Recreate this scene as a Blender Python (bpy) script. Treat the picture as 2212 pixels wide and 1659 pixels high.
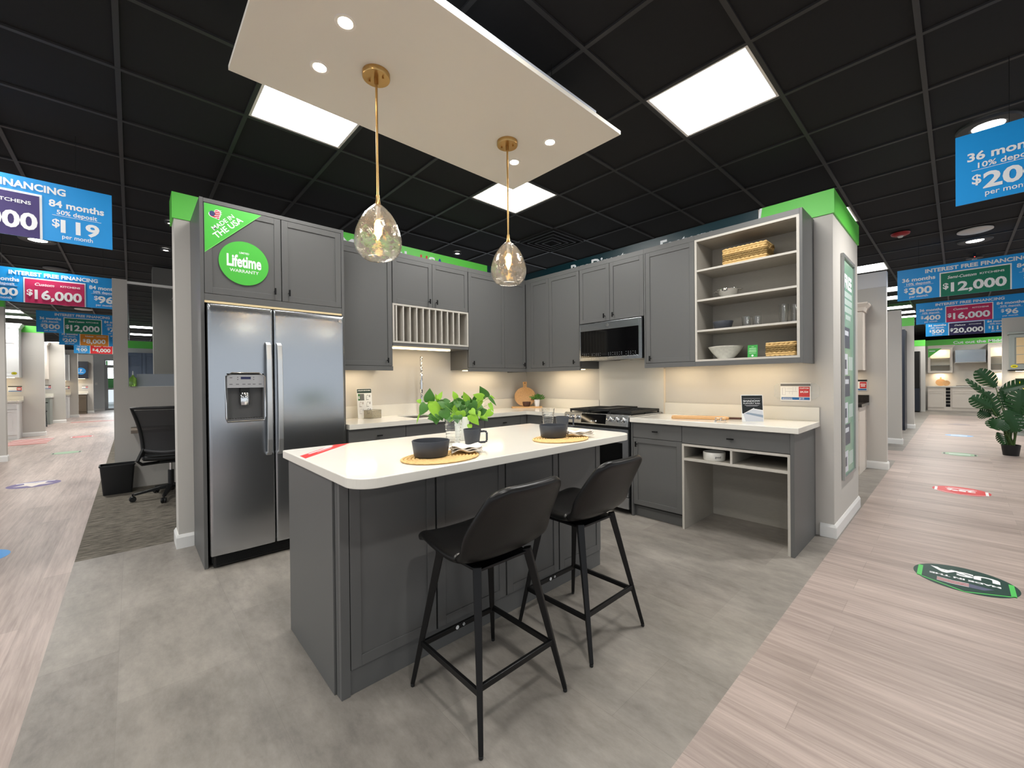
import bpy, bmesh, math, random
from math import sin, cos, pi, radians, sqrt, atan2
from mathutils import Vector, Matrix
for _o in list(bpy.data.objects): bpy.data.objects.remove(_o)
SC = bpy.context.scene
C = SC.collection
# ---------------------------------------------------------------- camera, world, exposure
def make_camera():
    yaw, pitch, roll = radians(137.235), radians(-0.367), radians(-0.601)
    f = Vector((cos(yaw)*cos(pitch), sin(yaw)*cos(pitch), sin(pitch)))
    r = f.cross(Vector((0, 0, 1))).normalized(); u = r.cross(f)
    c, s = cos(roll), sin(roll)
    r2 = c*r + s*u; u2 = -s*r + c*u
    cd = bpy.data.cameras.new('camera'); co = bpy.data.objects.new('camera', cd); C.objects.link(co)
    m = Matrix((r2, u2, -f)).transposed().to_4x4(); m.translation = Vector((4.0838, -4.0548, 1.2629))
    co.matrix_world = m
    cd.sensor_fit = 'HORIZONTAL'; cd.sensor_width = 36.0; cd.lens = 888.97/2212*36.0
    cd.clip_start = 0.02; cd.clip_end = 200
    SC.camera = co
make_camera()
W = bpy.data.worlds.new('world'); SC.world = W; W.use_nodes = True
W.node_tree.nodes['Background'].inputs[0].default_value = (0.86, 0.93, 1.0, 1)
W.node_tree.nodes['Background'].inputs[1].default_value = 0.92
SC.view_settings.view_transform = 'Standard'
SC.view_settings.look = 'None'
SC.view_settings.exposure = 0.2
SC.view_settings.gamma = 1.0
SC.view_settings.use_curve_mapping = False
PANEL_E = 9.0      # glow of the ceiling panels
PANEL_W = 13.5     # watts of the area lamp in each ceiling panel

# ---------------------------------------------------------------- helpers
def lin(c):
    out = []
    for v in c:
        v = v/255.0
        out.append(v/12.92 if v <= 0.04045 else ((v+0.055)/1.055)**2.4)
    return (out[0], out[1], out[2], 1.0)
MATS = {}
def mat(name, rgb, rough=0.5, metal=0.0, emit=None, es=0.0, trans=0.0, ior=1.45, spec=0.5, coat=0.0, noise=0.0, nscale=20.0, bump=0.0, bscale=60.0, bdist=0.002, stretch=None, aniso=0.0, alpha=1.0):
    if name in MATS: return MATS[name]
    m = bpy.data.materials.new(name); m.use_nodes = True
    nt = m.node_tree; b = nt.nodes['Principled BSDF']
    col = lin(rgb)
    b.inputs['Base Color'].default_value = col
    b.inputs['Roughness'].default_value = rough
    b.inputs['Metallic'].default_value = metal
    b.inputs['IOR'].default_value = ior
    b.inputs['Specular IOR Level'].default_value = spec
    b.inputs['Transmission Weight'].default_value = trans
    b.inputs['Coat Weight'].default_value = coat
    b.inputs['Anisotropic'].default_value = aniso
    b.inputs['Alpha'].default_value = alpha
    if emit:
        b.inputs['Emission Color'].default_value = lin(emit); b.inputs['Emission Strength'].default_value = es
    if noise or bump:
        tc = nt.nodes.new('ShaderNodeTexCoord'); mp = nt.nodes.new('ShaderNodeMapping')
        nt.links.new(tc.outputs['Object'], mp.inputs[0])
        if stretch: mp.inputs['Scale'].default_value = stretch
    if noise:
        n = nt.nodes.new('ShaderNodeTexNoise'); n.inputs['Scale'].default_value = nscale; n.inputs['Detail'].default_value = 5
        nt.links.new(mp.outputs[0], n.inputs['Vector'])
        mx = nt.nodes.new('ShaderNodeMix'); mx.data_type = 'RGBA'
        mx.inputs[6].default_value = tuple(min(1, c*(1-noise)) for c in col[:3])+(1,)
        mx.inputs[7].default_value = tuple(min(1, c*(1+noise)) for c in col[:3])+(1,)
        nt.links.new(n.outputs['Fac'], mx.inputs[0]); nt.links.new(mx.outputs[2], b.inputs['Base Color'])
    if bump:
        n2 = nt.nodes.new('ShaderNodeTexNoise'); n2.inputs['Scale'].default_value = bscale; n2.inputs['Detail'].default_value = 3
        nt.links.new(mp.outputs[0], n2.inputs['Vector'])
        bp = nt.nodes.new('ShaderNodeBump'); bp.inputs['Strength'].default_value = bump; bp.inputs['Distance'].default_value = bdist
        nt.links.new(n2.outputs['Fac'], bp.inputs['Height']); nt.links.new(bp.outputs[0], b.inputs['Normal'])
    MATS[name] = m
    return m
OFF = {}
class MB:
    """collects shapes, then links them as ONE mesh object"""
    def __init__(s, T=None):
        s.v = []; s.f = []; s.m = []; s.mats = []; s.T = T; s.cur = 0
    def use(s, m):
        if m not in s.mats: s.mats.append(m)
        s.cur = s.mats.index(m); return s
    def add(s, vs, fs):
        o = len(s.v)
        s.v += [tuple(s.T(*p)) if s.T else tuple(p) for p in vs]
        for f in fs: s.f.append(tuple(i+o for i in f)); s.m.append(s.cur)
        return s
    def box(s, x0, x1, y0, y1, z0, z1):
        vs = [(x, y, z) for x in (x0, x1) for y in (y0, y1) for z in (z0, z1)]
        return s.add(vs, [(0, 1, 3, 2), (4, 6, 7, 5), (0, 4, 5, 1), (2, 3, 7, 6), (0, 2, 6, 4), (1, 5, 7, 3)])
    def bar(s, a, b, w, h=None, up=(0, 0, 1), w2=None, h2=None):
        """rectangular bar from a to b, tapering to w2, h2"""
        h = h or w; w2 = w2 or w; h2 = h2 or h
        a = Vector(a); b = Vector(b); d = (b-a).normalized(); upv = Vector(up)
        if abs(d.dot(upv)) > 0.98: upv = Vector((1, 0, 0))
        x = d.cross(upv).normalized(); y = x.cross(d)
        vs = []
        for p, ww, hh in ((a, w, h), (b, w2, h2)):
            for sx, sy in ((-1, -1), (1, -1), (1, 1), (-1, 1)): vs.append(p + x*sx*ww/2 + y*sy*hh/2)
        return s.add(vs, [(0, 3, 2, 1), (4, 5, 6, 7), (0, 1, 5, 4), (1, 2, 6, 5), (2, 3, 7, 6), (3, 0, 4, 7)])
    def tube(s, pts, r, n=10, closed=False, cap=True, sq=1.0, up=None):
        pts = [Vector(p) for p in pts]; N = len(pts)
        rr = r if isinstance(r, (list, tuple)) else [r]*N
        vs = []; prev = None
        for i, p in enumerate(pts):
            if closed: d = pts[(i+1) % N]-pts[(i-1) % N]
            else: d = pts[min(i+1, N-1)]-pts[max(i-1, 0)]
            d = d.normalized()
            if up is not None: x = d.cross(Vector(up)).normalized()
            elif prev is None:
                x = d.orthogonal().normalized()
            else:
                x = (prev - d*prev.dot(d)).normalized()
            prev = x; y = d.cross(x)
            for k in range(n):
                a = 2*pi*k/n
                vs.append(p + x*cos(a)*rr[i] + y*sin(a)*rr[i]*sq)
        fs = []
        for i in range(N if closed else N-1):
            j = (i+1) % N
            for k in range(n):
                k2 = (k+1) % n
                fs.append((i*n+k, i*n+k2, j*n+k2, j*n+k))
        if not closed and cap:
            fs.append(tuple(range(n-1, -1, -1))); fs.append(tuple((N-1)*n+k for k in range(n)))
        return s.add(vs, fs)
    def lathe(s, prof, c=(0, 0, 0), n=32, disp=None, sx=1.0, sy=1.0):
        """prof: list of (r, z) turned about the vertical axis at c"""
        vs = []; fs = []; N = len(prof)
        for i, (r, z) in enumerate(prof):
            for k in range(n):
                a = 2*pi*k/n
                q = r + (disp(a, z, i) if disp else 0)
                vs.append((c[0]+q*cos(a)*sx, c[1]+q*sin(a)*sy, c[2]+z))
        for i in range(N-1):
            for k in range(n):
                k2 = (k+1) % n
                fs.append((i*n+k, i*n+k2, (i+1)*n+k2, (i+1)*n+k))
        if prof[0][0] > 1e-5: fs.append(tuple(range(n-1, -1, -1))) if s_caps(prof)[0] else None
        if prof[-1][0] > 1e-5: fs.append(tuple((N-1)*n+k for k in range(n))) if s_caps(prof)[1] else None
        return s.add(vs, [f for f in fs if f])
    def cyl(s, c, r, z0, z1, n=24, r2=None):
        return s.lathe([(r, z0), (r2 if r2 is not None else r, z1)], (c[0], c[1], 0), n)
    def prism(s, poly, z0, z1):
        n = len(poly)
        vs = [(p[0], p[1], z0) for p in poly]+[(p[0], p[1], z1) for p in poly]
        fs = [tuple(range(n-1, -1, -1)), tuple(range(n, 2*n))]+[(i, (i+1) % n, n+(i+1) % n, n+i) for i in range(n)]
        return s.add(vs, fs)
    def grid(s, fn, nu, nv, closeu=False):
        vs = [fn(i/(nu if closeu else nu-1), j/(nv-1)) for i in range(nu) for j in range(nv)]
        fs = []
        for i in range(nu if closeu else nu-1):
            for j in range(nv-1):
                i2 = (i+1) % nu
                fs.append((i*nv+j, i2*nv+j, i2*nv+j+1, i*nv+j+1))
        return s.add(vs, fs)
    def build(s, name, m=None, parent=None, bevel=0.0, smooth=False, solid=0.0, sub=0, seg=2, label=None, fixn=True, ang=35):
        if m is not None and not s.mats: s.mats = [m]
        if parent is not None: off = OFF[parent.name]
        else:
            xs = [p[0] for p in s.v]; ys = [p[1] for p in s.v]; zs = [p[2] for p in s.v]
            off = Vector(((min(xs)+max(xs))/2, (min(ys)+max(ys))/2, min(zs)))
        me = bpy.data.meshes.new(name)
        me.from_pydata([(p[0]-off.x, p[1]-off.y, p[2]-off.z) for p in s.v], [], s.f)
        for mm in s.mats: me.materials.append(mm)
        me.polygons.foreach_set('material_index', s.m)
        if fixn:
            bm = bmesh.new(); bm.from_mesh(me)
            bmesh.ops.remove_doubles(bm, verts=bm.verts, dist=1e-6) if smooth else None
            bmesh.ops.recalc_face_normals(bm, faces=bm.faces); bm.to_mesh(me); bm.free()
        if smooth:
            me.polygons.foreach_set('use_smooth', [True]*len(me.polygons))
            me.set_sharp_from_angle(angle=radians(ang))
        me.update()
        o = bpy.data.objects.new(name, me); C.objects.link(o)
        if parent is not None: o.parent = parent
        else: o.location = off
        OFF[o.name] = off
        if solid:
            md = o.modifiers.new('solidify', 'SOLIDIFY'); md.thickness = solid; md.offset = 0
        if bevel:
            md = o.modifiers.new('bevel', 'BEVEL'); md.width = bevel; md.segments = seg; md.limit_method = 'ANGLE'; md.angle_limit = radians(40)
        if sub:
            md = o.modifiers.new('subdivision', 'SUBSURF'); md.levels = sub; md.render_levels = sub
        if label: o['label'] = label
        return o
def s_caps(prof):
    # open lathes (thin shells that return on themselves) are closed by their profile
    closed = abs(prof[0][0]-prof[-1][0]) < 1e-6 and abs(prof[0][1]-prof[-1][1]) < 1e-6
    return (not closed, not closed)
def thing(name, label, cat, loc, group=None, kind=None):
    o = bpy.data.objects.new(name, None); C.objects.link(o); o.location = loc
    o.empty_display_size = 0.1
    OFF[o.name] = Vector(loc)
    return tag(o, label, cat, group, kind)
def tag(o, label=None, cat=None, group=None, kind=None):
    if label: o['label'] = label
    if cat: o['category'] = cat
    if group: o['group'] = group
    if kind: o['kind'] = kind
    return o
def struct(o): o['kind'] = 'structure'; return o
def dup(root, loc, rotz=0.0, label=None):
    r = root.copy(); C.objects.link(r); r.location = loc; r.rotation_euler = (0, 0, rotz)
    OFF[r.name] = Vector(loc)
    if label: r['label'] = label
    for ch in list(root.children):
        c = ch.copy(); C.objects.link(c); c.parent = r; OFF[c.name] = Vector(loc)
        for g in list(ch.children):
            d = g.copy(); C.objects.link(d); d.parent = c; OFF[d.name] = Vector(loc)
    return r
TXT = {}
def text_mesh(body, bold=0.0, shear=0.0):
    k = (body, bold, shear)
    if k in TXT: return TXT[k]
    cu = bpy.data.curves.new('t', 'FONT'); cu.body = body; cu.size = 1.0; cu.offset = bold; cu.shear = shear; cu.resolution_u = 3
    ob = bpy.data.objects.new('t', cu); C.objects.link(ob)
    bpy.context.view_layer.update()
    me = bpy.data.meshes.new_from_object(ob.evaluated_get(bpy.context.evaluated_depsgraph_get()))
    vs = [(v.co.x, v.co.y) for v in me.vertices]; fs = [tuple(p.vertices) for p in me.polygons]
    bpy.data.objects.remove(ob); bpy.data.curves.remove(cu); bpy.data.meshes.remove(me)
    TXT[k] = (vs, fs); return TXT[k]
class Face:
    """a flat face in space: origin, x and y directions; shapes are laid on it"""
    def __init__(s, o, x, y):
        s.o = Vector(o); s.x = Vector(x).normalized(); s.y = Vector(y).normalized(); s.n = s.x.cross(s.y)
    def p(s, a, b, d=0.0): return s.o + s.x*a + s.y*b + s.n*d
    def poly(s, mb, pts, d0, d1, m):
        mb.use(m); n = len(pts)
        vs = [s.p(a, b, d0) for a, b in pts]+[s.p(a, b, d1) for a, b in pts]
        mb.add(vs, [tuple(range(n-1, -1, -1)), tuple(range(n, 2*n))]+[(i, (i+1) % n, n+(i+1) % n, n+i) for i in range(n)])
    def rect(s, mb, x0, x1, y0, y1, d0, d1, m): s.poly(mb, [(x0, y0), (x1, y0), (x1, y1), (x0, y1)], d0, d1, m)
    def disc(s, mb, cx, cy, rx, ry, d0, d1, m, n=40): s.poly(mb, [(cx+rx*cos(2*pi*k/n), cy+ry*sin(2*pi*k/n)) for k in range(n)], d0, d1, m)
    def text(s, mb, body, cx, cy, h, d, m, w=None, bold=0.02, ang=0.0, align='C', shear=0.0, wx=1.0):
        """h = cap height; the text is centred at (cx, cy); w = total width"""
        vs, fs = text_mesh(body, bold, shear)
        if not vs: return
        x0 = min(v[0] for v in vs); x1 = max(v[0] for v in vs)
        cap = text_mesh('H', bold)[0]; ch = max(v[1] for v in cap)
        k = h/ch; kx = (w/(x1-x0)) if w else k*wx
        ca, sa = cos(ang), sin(ang)
        ax = {'C': (x0+x1)/2, 'L': x0, 'R': x1}[align]
        out = []
        for x, y in vs:
            a = (x-ax)*kx; b = (y-ch/2)*k
            out.append(s.p(cx+a*ca-b*sa, cy+a*sa+b*ca, d))
        mb.use(m); mb.add(out, fs)
# ---------------------------------------------------------------- materials
M_cab = mat('cabinet_grey', (97, 97, 96), 0.42, spec=0.4)
M_cabin = mat('cabinet_gap_shade', (22, 22, 23), 0.7)  # near-black backing sheet: shade in the door gaps put into the colour
M_lam = mat('light_grey_laminate', (166, 161, 151), 0.6, noise=0.10, nscale=30, stretch=(1, 1, 9))
M_edge = mat('laminate_edge', (190, 185, 176), 0.5, noise=0.05, nscale=60)
M_quartz = mat('white_quartz', (230, 226, 216), 0.10, spec=0.5, noise=0.035, nscale=5)
M_wall = mat('wall_greige', (203, 199, 192), 0.8, bump=0.05, bscale=300)
M_white = mat('white_paint', (240, 239, 236), 0.45)
M_blackmetal = mat('black_metal', (18, 18, 19), 0.38, metal=0.3)
M_black = mat('black_plastic', (20, 21, 22), 0.45)
M_dark = mat('dark_void', (6, 6, 7), 0.8)
M_green = mat('banner_green', (104, 214, 82), 0.45)
M_greend = mat('banner_green_deep', (60, 170, 62), 0.45)
M_teal = mat('banner_teal', (18, 52, 60), 0.35)
M_blue = mat('sign_blue', (22, 152, 228), 0.45)
M_txt = mat('sign_white', (238, 240, 242), 0.5)
M_steel = mat('stainless', (176, 179, 183), 0.24, metal=1.0, aniso=0.6, bump=0.04, bscale=8, stretch=(1, 60, 1))
M_chrome = mat('chrome', (225, 225, 225), 0.12, metal=1.0)
M_nickel = mat('brushed_nickel', (190, 188, 184), 0.3, metal=1.0)
M_brass = mat('brushed_brass', (196, 160, 104), 0.28, metal=1.0)
M_glass = mat('clear_glass', (252, 253, 253), 0.02, trans=1.0, ior=1.45)
M_shade = mat('hammered_glass', (255, 254, 250), 0.03, trans=0.94, ior=1.42, bump=0.45, bscale=60, bdist=0.003)
M_blackglass = mat('black_glass', (4, 4, 5), 0.06, spec=0.5)
M_leather = mat('black_leather', (16, 15, 15), 0.34, spec=0.42, bump=0.12, bscale=180)
M_char = mat('charcoal_stoneware', (62, 65, 72), 0.45, noise=0.06, nscale=80)
M_wood = mat('light_wood', (200, 158, 108), 0.5, noise=0.22, nscale=9, stretch=(8, 8, 1))
M_wood2 = mat('acacia_wood', (206, 160, 108), 0.5, noise=0.25, nscale=9, stretch=(1, 8, 8))
M_darkwood = mat('dark_wood', (74, 44, 34), 0.5, noise=0.2, nscale=30)
M_straw = mat('straw', (214, 178, 118), 0.75, noise=0.28, nscale=60)
M_strawd = mat('seagrass_dark', (138, 112, 66), 0.8, noise=0.4, nscale=90)
M_linen = mat('linen', (232, 224, 212), 0.9, bump=0.2, bscale=400)
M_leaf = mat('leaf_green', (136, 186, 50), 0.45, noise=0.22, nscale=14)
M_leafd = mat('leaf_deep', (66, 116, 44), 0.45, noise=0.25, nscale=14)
M_stem = mat('stem_green', (140, 180, 90), 0.5)
M_mon = mat('monstera_green', (26, 68, 28), 0.4, noise=0.4, nscale=9)
M_red = mat('sign_red', (222, 44, 44), 0.45)
M_glow = mat('panel_glow', (255, 255, 255), 0.5, emit=(255, 254, 250), es=PANEL_E)
M_warm = mat('warm_led', (255, 240, 210), 0.5, emit=(255, 226, 175), es=9.0)
M_spot = mat('spot_glow', (255, 255, 255), 0.5, emit=(255, 238, 215), es=40.0)
M_bulb = mat('bulb_glow', (255, 220, 160), 0.5, emit=(255, 196, 110), es=22.0)
M_paper = mat('white_card', (236, 236, 234), 0.6)
M_frost = mat('frosted_white', (232, 234, 230), 0.55, trans=0.35)
M_ceil = mat('ceiling_black', (22, 22, 24), 0.9, noise=0.15, nscale=40)
M_grid = mat('ceiling_grid_black', (46, 45, 46), 0.55)
M_greywall2 = mat('column_grey', (120, 118, 114), 0.8)

def floor_material(name, kind):
    m = bpy.data.materials.new(name); m.use_nodes = True
    nt = m.node_tree; N = nt.nodes; L = nt.links; b = N['Principled BSDF']
    geo = N.new('ShaderNodeNewGeometry')
    def mapping(sx, sy, rz=0.0):
        mp = N.new('ShaderNodeMapping'); mp.inputs['Scale'].default_value = (sx, sy, 1); mp.inputs['Rotation'].default_value = (0, 0, rz)
        L.new(geo.outputs['Position'], mp.inputs[0]); return mp
    def mix(a, bb, fac, mode='MIX'):
        x = N.new('ShaderNodeMix'); x.data_type = 'RGBA'; x.blend_type = mode
        for i, v in ((6, a), (7, bb)):
            if isinstance(v, tuple): x.inputs[i].default_value = v
            else: L.new(v, x.inputs[i])
        if isinstance(fac, float): x.inputs[0].default_value = fac
        else: L.new(fac, x.inputs[0])
        return x.outputs[2]
    def noise(mp, scale, detail=5, rough=0.6, lo=0.35, hi=0.65):
        n = N.new('ShaderNodeTexNoise'); n.inputs['Scale'].default_value = scale; n.inputs['Detail'].default_value = detail; n.inputs['Roughness'].default_value = rough
        L.new(mp.outputs[0], n.inputs['Vector'])
        r = N.new('ShaderNodeMapRange'); r.inputs[1].default_value = lo; r.inputs[2].default_value = hi; L.new(n.outputs['Fac'], r.inputs[0])
        return r.outputs[0]
    def bricks(w, h, off, mortar=0.0015):
        br = N.new('ShaderNodeTexBrick'); br.offset = off; br.inputs['Scale'].default_value = 1.0
        br.inputs['Brick Width'].default_value = w; br.inputs['Row Height'].default_value = h
        br.inputs['Mortar Size'].default_value = mortar; br.inputs['Mortar Smooth'].default_value = 0.1
        br.inputs['Color1'].default_value = (0, 0, 0, 1); br.inputs['Color2'].default_value = (1, 1, 1, 1); br.inputs['Mortar'].default_value = (0.5, 0.5, 0.5, 1)
        L.new(mapping(1, 1).outputs[0], br.inputs['Vector']); return br
    if kind == 'wood':
        br = bricks(1.22, 0.18, 0.37)
        a = noise(mapping(1.2, 22), 2.2, 6, 0.65)
        c = noise(mapping(0.5, 5), 2.0, 3)
        fine = noise(mapping(6, 160), 1.5, 3)
        base = mix(lin((124, 110, 104)), lin((202, 186, 178)), a)
        base = mix(base, mix(lin((138, 122, 116)), lin((204, 186, 178)), c), 0.45)
        base = mix(base, lin((140, 126, 116)), mulf(N, L, fine, 0.16))
        tone = mix(lin((144, 130, 122)), lin((196, 178, 169)), br.outputs['Color'])
        base = mix(base, tone, 0.35)
        base = mix(base, lin((120, 108, 100)), mulf(N, L, br.outputs['Fac'], 0.35))
        b.inputs['Roughness'].default_value = 0.42
    elif kind == 'tile':
        br = bricks(0.914, 0.457, 0.5, 0.001)
        a = noise(mapping(1, 1.9), 2.4, 9, 0.72, 0.38, 0.62)
        c = noise(mapping(1, 2.4), 7, 8, 0.75)
        d = noise(mapping(2.2, 6), 6, 5)
        base = mix(lin((104, 98, 92)), lin((172, 164, 155)), a)
        base = mix(base, mix(lin((96, 91, 86)), lin((158, 152, 144)), c), 0.4)
        base = mix(base, mix(lin((112, 107, 102)), lin((150, 144, 137)), d), 0.2)
        tone = mix(lin((112, 107, 102)), lin((158, 153, 145)), br.outputs['Color'])
        base = mix(base, tone, 0.30)
        base = mix(base, lin((96, 92, 88)), mulf(N, L, br.outputs['Fac'], 0.3))
        b.inputs['Roughness'].default_value = 0.42
    else:
        a = noise(mapping(9, 1.6), 5, 8, 0.75, 0.40, 0.60)
        c = noise(mapping(300, 300), 1.0, 2)
        base = mix(lin((70, 67, 61)), lin((150, 143, 131)), a)
        base = mix(base, mix(lin((78, 74, 68)), lin((134, 128, 118)), c), 0.35)
        b.inputs['Roughness'].default_value = 0.95; b.inputs['Specular IOR Level'].default_value = 0.1
    if isinstance(base, bpy.types.NodeSocket): L.new(base, b.inputs['Base Color'])
    return m
def mulf(N, L, sock, k):
    q = N.new('ShaderNodeMath'); q.operation = 'MULTIPLY'; L.new(sock, q.inputs[0]); q.inputs[1].default_value = k
    return q.outputs[0]
M_fw = floor_material('floor_wood_plank', 'wood'); M_ft = floor_material('floor_stone_tile', 'tile'); M_fc = floor_material('carpet_tile', 'carpet')

# ---------------------------------------------------------------- the setting
def plate(name, rects, m, z=0.0, th=0.05):
    mb = MB()
    for x0, x1, y0, y1 in rects: mb.box(x0, x1, y0, y1, z-th, z)
    return struct(mb.build(name, m))
YL, XR = -4.37, 3.45        # edges of the wood aisles
plate('floor', [(-27, 9, -12, YL), (XR, 9, YL, 15.6), (-3, XR, 4.43, 5.6), (9, 12, -12, 15.6)], M_fw)
plate('floor', [(-0.21, XR, YL, 4.43), (-3, XR, 5.6, 15.6), (-3, 12, 15.6, 21)], M_ft)
plate('floor', [(-27, -0.21, YL, 3.0)], M_fc)
HC = 3.03
plate('ceiling', [(-27, 12, -12, 21)], M_ceil, HC+0.062, 0.05)
g = MB()
GX, GY, P = 2.736, -0.43, 0.61
for k in range(-48, 16):
    x = GX + P*k
    g.box(x-0.012, x+0.012, -12, 21, HC, HC+0.012)
for k in range(-19, 36):
    y = GY + P*k
    g.box(-27, 12, y-0.012, y+0.012, HC+0.0005, HC+0.0125)
struct(g.build('trim_1', M_grid))

def baseboard(name, pts, h=0.105, t=0.016):
    """white skirting that follows wall corners; pts run with the wall on the right hand side"""
    mb = MB(); n = len(pts)
    prof = [(0, 0), (t, 0), (t, h-0.022), (t*0.45, h-0.004), (t*0.3, h), (0, h)]
    nor = []
    for i in range(n-1):
        dx = pts[i+1][0]-pts[i][0]; dy = pts[i+1][1]-pts[i][1]; l = sqrt(dx*dx+dy*dy); nor.append((-dy/l, dx/l))
    vs = []
    for i, p in enumerate(pts):
        if i == 0: nx, ny = nor[0]
        elif i == n-1: nx, ny = nor[-1]
        else: nx = nor[i-1][0]+nor[i][0]; ny = nor[i-1][1]+nor[i][1]
        for a, z in prof: vs.append((p[0]+nx*a, p[1]+ny*a, z))
    k = len(prof); fs = []
    for i in range(n-1):
        for j in range(k): fs.append((i*k+j, i*k+(j+1) % k, (i+1)*k+(j+1) % k, (i+1)*k+j))
    fs += [tuple(range(k)), tuple((n-1)*k+j for j in range(k-1, -1, -1))]
    mb.add(vs, fs)
    return struct(mb.build(name, M_white))
HW = 2.744
def wall(name, x0, x1, y0, y1, z1=2.7, z0=0.0, m=None):
    return struct(MB().box(x0, x1, y0, y1, z0, z1).build(name, m or M_wall))
# kitchen walls
wall('wall_left', -0.22, 0.0, -3.80, 0.12, HW)
wall('wall_back', 0.0, 3.425, 0.0, 0.12, HW)
wall('wall_right', 3.20, 3.425, 0.12, 1.17, HW)
baseboard('baseboard_left', [(0.0, -3.705), (0.0, -3.80), (-0.22, -3.80), (-0.22, -3.3)])
baseboard('baseboard_right', [(3.425, 1.17), (3.425, 0.0), (3.335, 0.0)])
def area(name, loc, sx, sy, watts, color=(1.0, 0.985, 0.95), spread=180, rot=(0, 0, 0)):
    l = bpy.data.lights.new(name, 'AREA'); l.shape = 'RECTANGLE'; l.size = sx; l.size_y = sy; l.energy = watts; l.color = color; l.spread = radians(spread)
    o = bpy.data.objects.new(name, l); C.objects.link(o); o.location = loc; o.rotation_euler = rot
    return o
# banners on top of the kitchen walls
def banner(pts_box, label, col, texts=None, face=None, lw=None):
    mb = MB().use(col).box(*pts_box)
    for (s, x, y, h, m_, w) in (texts or []): face.text(mb, s, x, y, h, 0.0015, m_, w=w, bold=0.03)
    o = mb.build('wall_banner')
    tag(o, label, 'banner', kind=None)
    return o
M_txtred = mat('letter_red', (214, 50, 52), 0.5); M_txtblue = mat('letter_blue', (30, 60, 150), 0.5)
bl = 0.012
FAb = Face((bl, 0, 0), (0, 1, 0), (0, 0, 1))
banner((0.001, bl, -2.6, -0.70, 2.555, HW), 'light green banner above sink wall cabinets with half hidden Made in the USA', M_green,
       [('Made', -2.34, 2.642, 0.10, M_txt, 0.40), ('in', -2.02, 2.642, 0.10, M_txt, 0.11), ('the', -1.81, 2.642, 0.10, M_txt, 0.24), ('U', -1.62, 2.642, 0.10, M_txtred, 0.095), ('S', -1.515, 2.642, 0.10, M_txt, 0.085), ('A', -1.41, 2.642, 0.10, M_txtblue, 0.10)], FAb)
banner((0.001, bl, -0.70, -0.013, 2.555, HW), 'dark teal banner end piece beside kitchen corner on sink wall', M_teal)
FBb = Face((0, -bl, 0), (1, 0, 0), (0, 0, 1))
banner((0.0, 2.905, -bl, -0.001, 2.555, HW), 'dark teal banner above range wall cabinets, Buy Direct Factory half hidden', M_teal,
       [('Buy', 0.95, 2.645, 0.112, M_txt, 0.26), ('Direct', 1.36, 2.645, 0.112, M_txt, 0.46), ('Factory', 2.26, 2.645, 0.112, M_txt, 0.52)], FBb)
mb = MB().use(M_green)
mb.prism([(2.925, -bl), (3.437, -bl), (3.437, 1.18), (3.425, 1.18), (3.425, -0.001), (2.925, -0.001)], 2.556, HW+0.001)
tag(mb.build('wall_banner'), 'bright green banner wrapping outer corner of range wall above poster', 'banner')
mb = MB().use(M_txt); mb.add([(2.893, -0.014, 2.555), (2.912, -0.014, 2.555), (2.938, -0.014, HW), (2.919, -0.014, HW), (2.893, -0.001, 2.555), (2.912, -0.001, 2.555), (2.938, -0.001, HW), (2.919, -0.001, HW)],
    [(0, 1, 2, 3), (4, 5, 6, 7), (0, 1, 5, 4), (1, 2, 6, 5), (2, 3, 7, 6), (3, 0, 4, 7)])
tag(mb.build('banner_stripe'), 'slanted white stripe where teal banner meets green banner', 'banner')
mb = MB().use(M_green); mb.prism([(bl, -2.602), (bl, -3.812), (-0.232, -3.812), (-0.232, -3.3), (-0.2205, -3.3), (-0.2205, -3.8005), (0.0005, -3.8005), (0.0005, -2.602)], 2.545, HW+0.001)
tag(mb.build('wall_banner'), 'bright green banner wrapping wall end left of refrigerator cabinet', 'banner')

# ---------------------------------------------------------------- ceiling panel lights
def light_panel():
    t = thing('ceiling_panel_light', 'x', 'ceiling light', (0, 0, HC))
    f = MB().use(M_white)
    a, w = 0.293, 0.016
    for q in ((-a, a, -a, -a+w), (-a, a, a-w, a), (-a, -a+w, -a+w, a-w), (a-w, a, -a+w, a-w)): f.box(q[0], q[1], q[2], q[3], HC+0.004, HC+0.03)
    f.build('frame', None, t)
    MB().use(M_glow).box(-a+w, a-w, -a+w, a-w, HC+0.010, HC+0.022).build('diffuser', None, t)
    return t
LP0 = light_panel(); first = [True]
def place_light(i, j, label, lamp=True, scale=1.0):
    x = GX + P*(i+0.5); y = GY + P*(j+0.5)
    if first[0]: o = LP0; first[0] = False; o.location = (x, y, HC); o['label'] = label
    else: o = dup(LP0, (x, y, HC), 0, label)
    o['group'] = 'square LED panels in the black ceiling'
    if lamp: area('panel_lamp', (x, y, HC-0.002), 0.55, 0.55, PANEL_W*scale)
    return o
place_light(0, -2, 'bright square ceiling panel right of the floating white canopy', scale=1.6)
place_light(-3, -2, 'square ceiling panel behind far corner of the white canopy', scale=1.15)
place_light(-3, -5, 'square ceiling panel partly covered by left edge of white canopy', scale=0.6)
place_light(0, 3, 'ceiling panel over the outer corner of range wall, mostly hidden')
place_light(0, 8, 'ceiling panel above first white display bay on right aisle')
place_light(0, 12, 'ceiling panel beyond first right display wall, nearer of the pair')
place_light(0, 14, 'ceiling panel beyond first right display wall, farther of the pair')
place_light(0, 17, 'ceiling panel beside blue signs, nearest of three at right aisle end')
place_light(0, 19, 'ceiling panel beside blue signs, middle of three at right aisle end')
place_light(0, 21, 'ceiling panel beside blue signs, farthest of three at right aisle end')
place_light(-23, -10, 'ceiling panel above white cabinets at left edge of photo', scale=2)
place_light(-25, -10, 'ceiling panel just behind the one above white cabinets at left edge')
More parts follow.
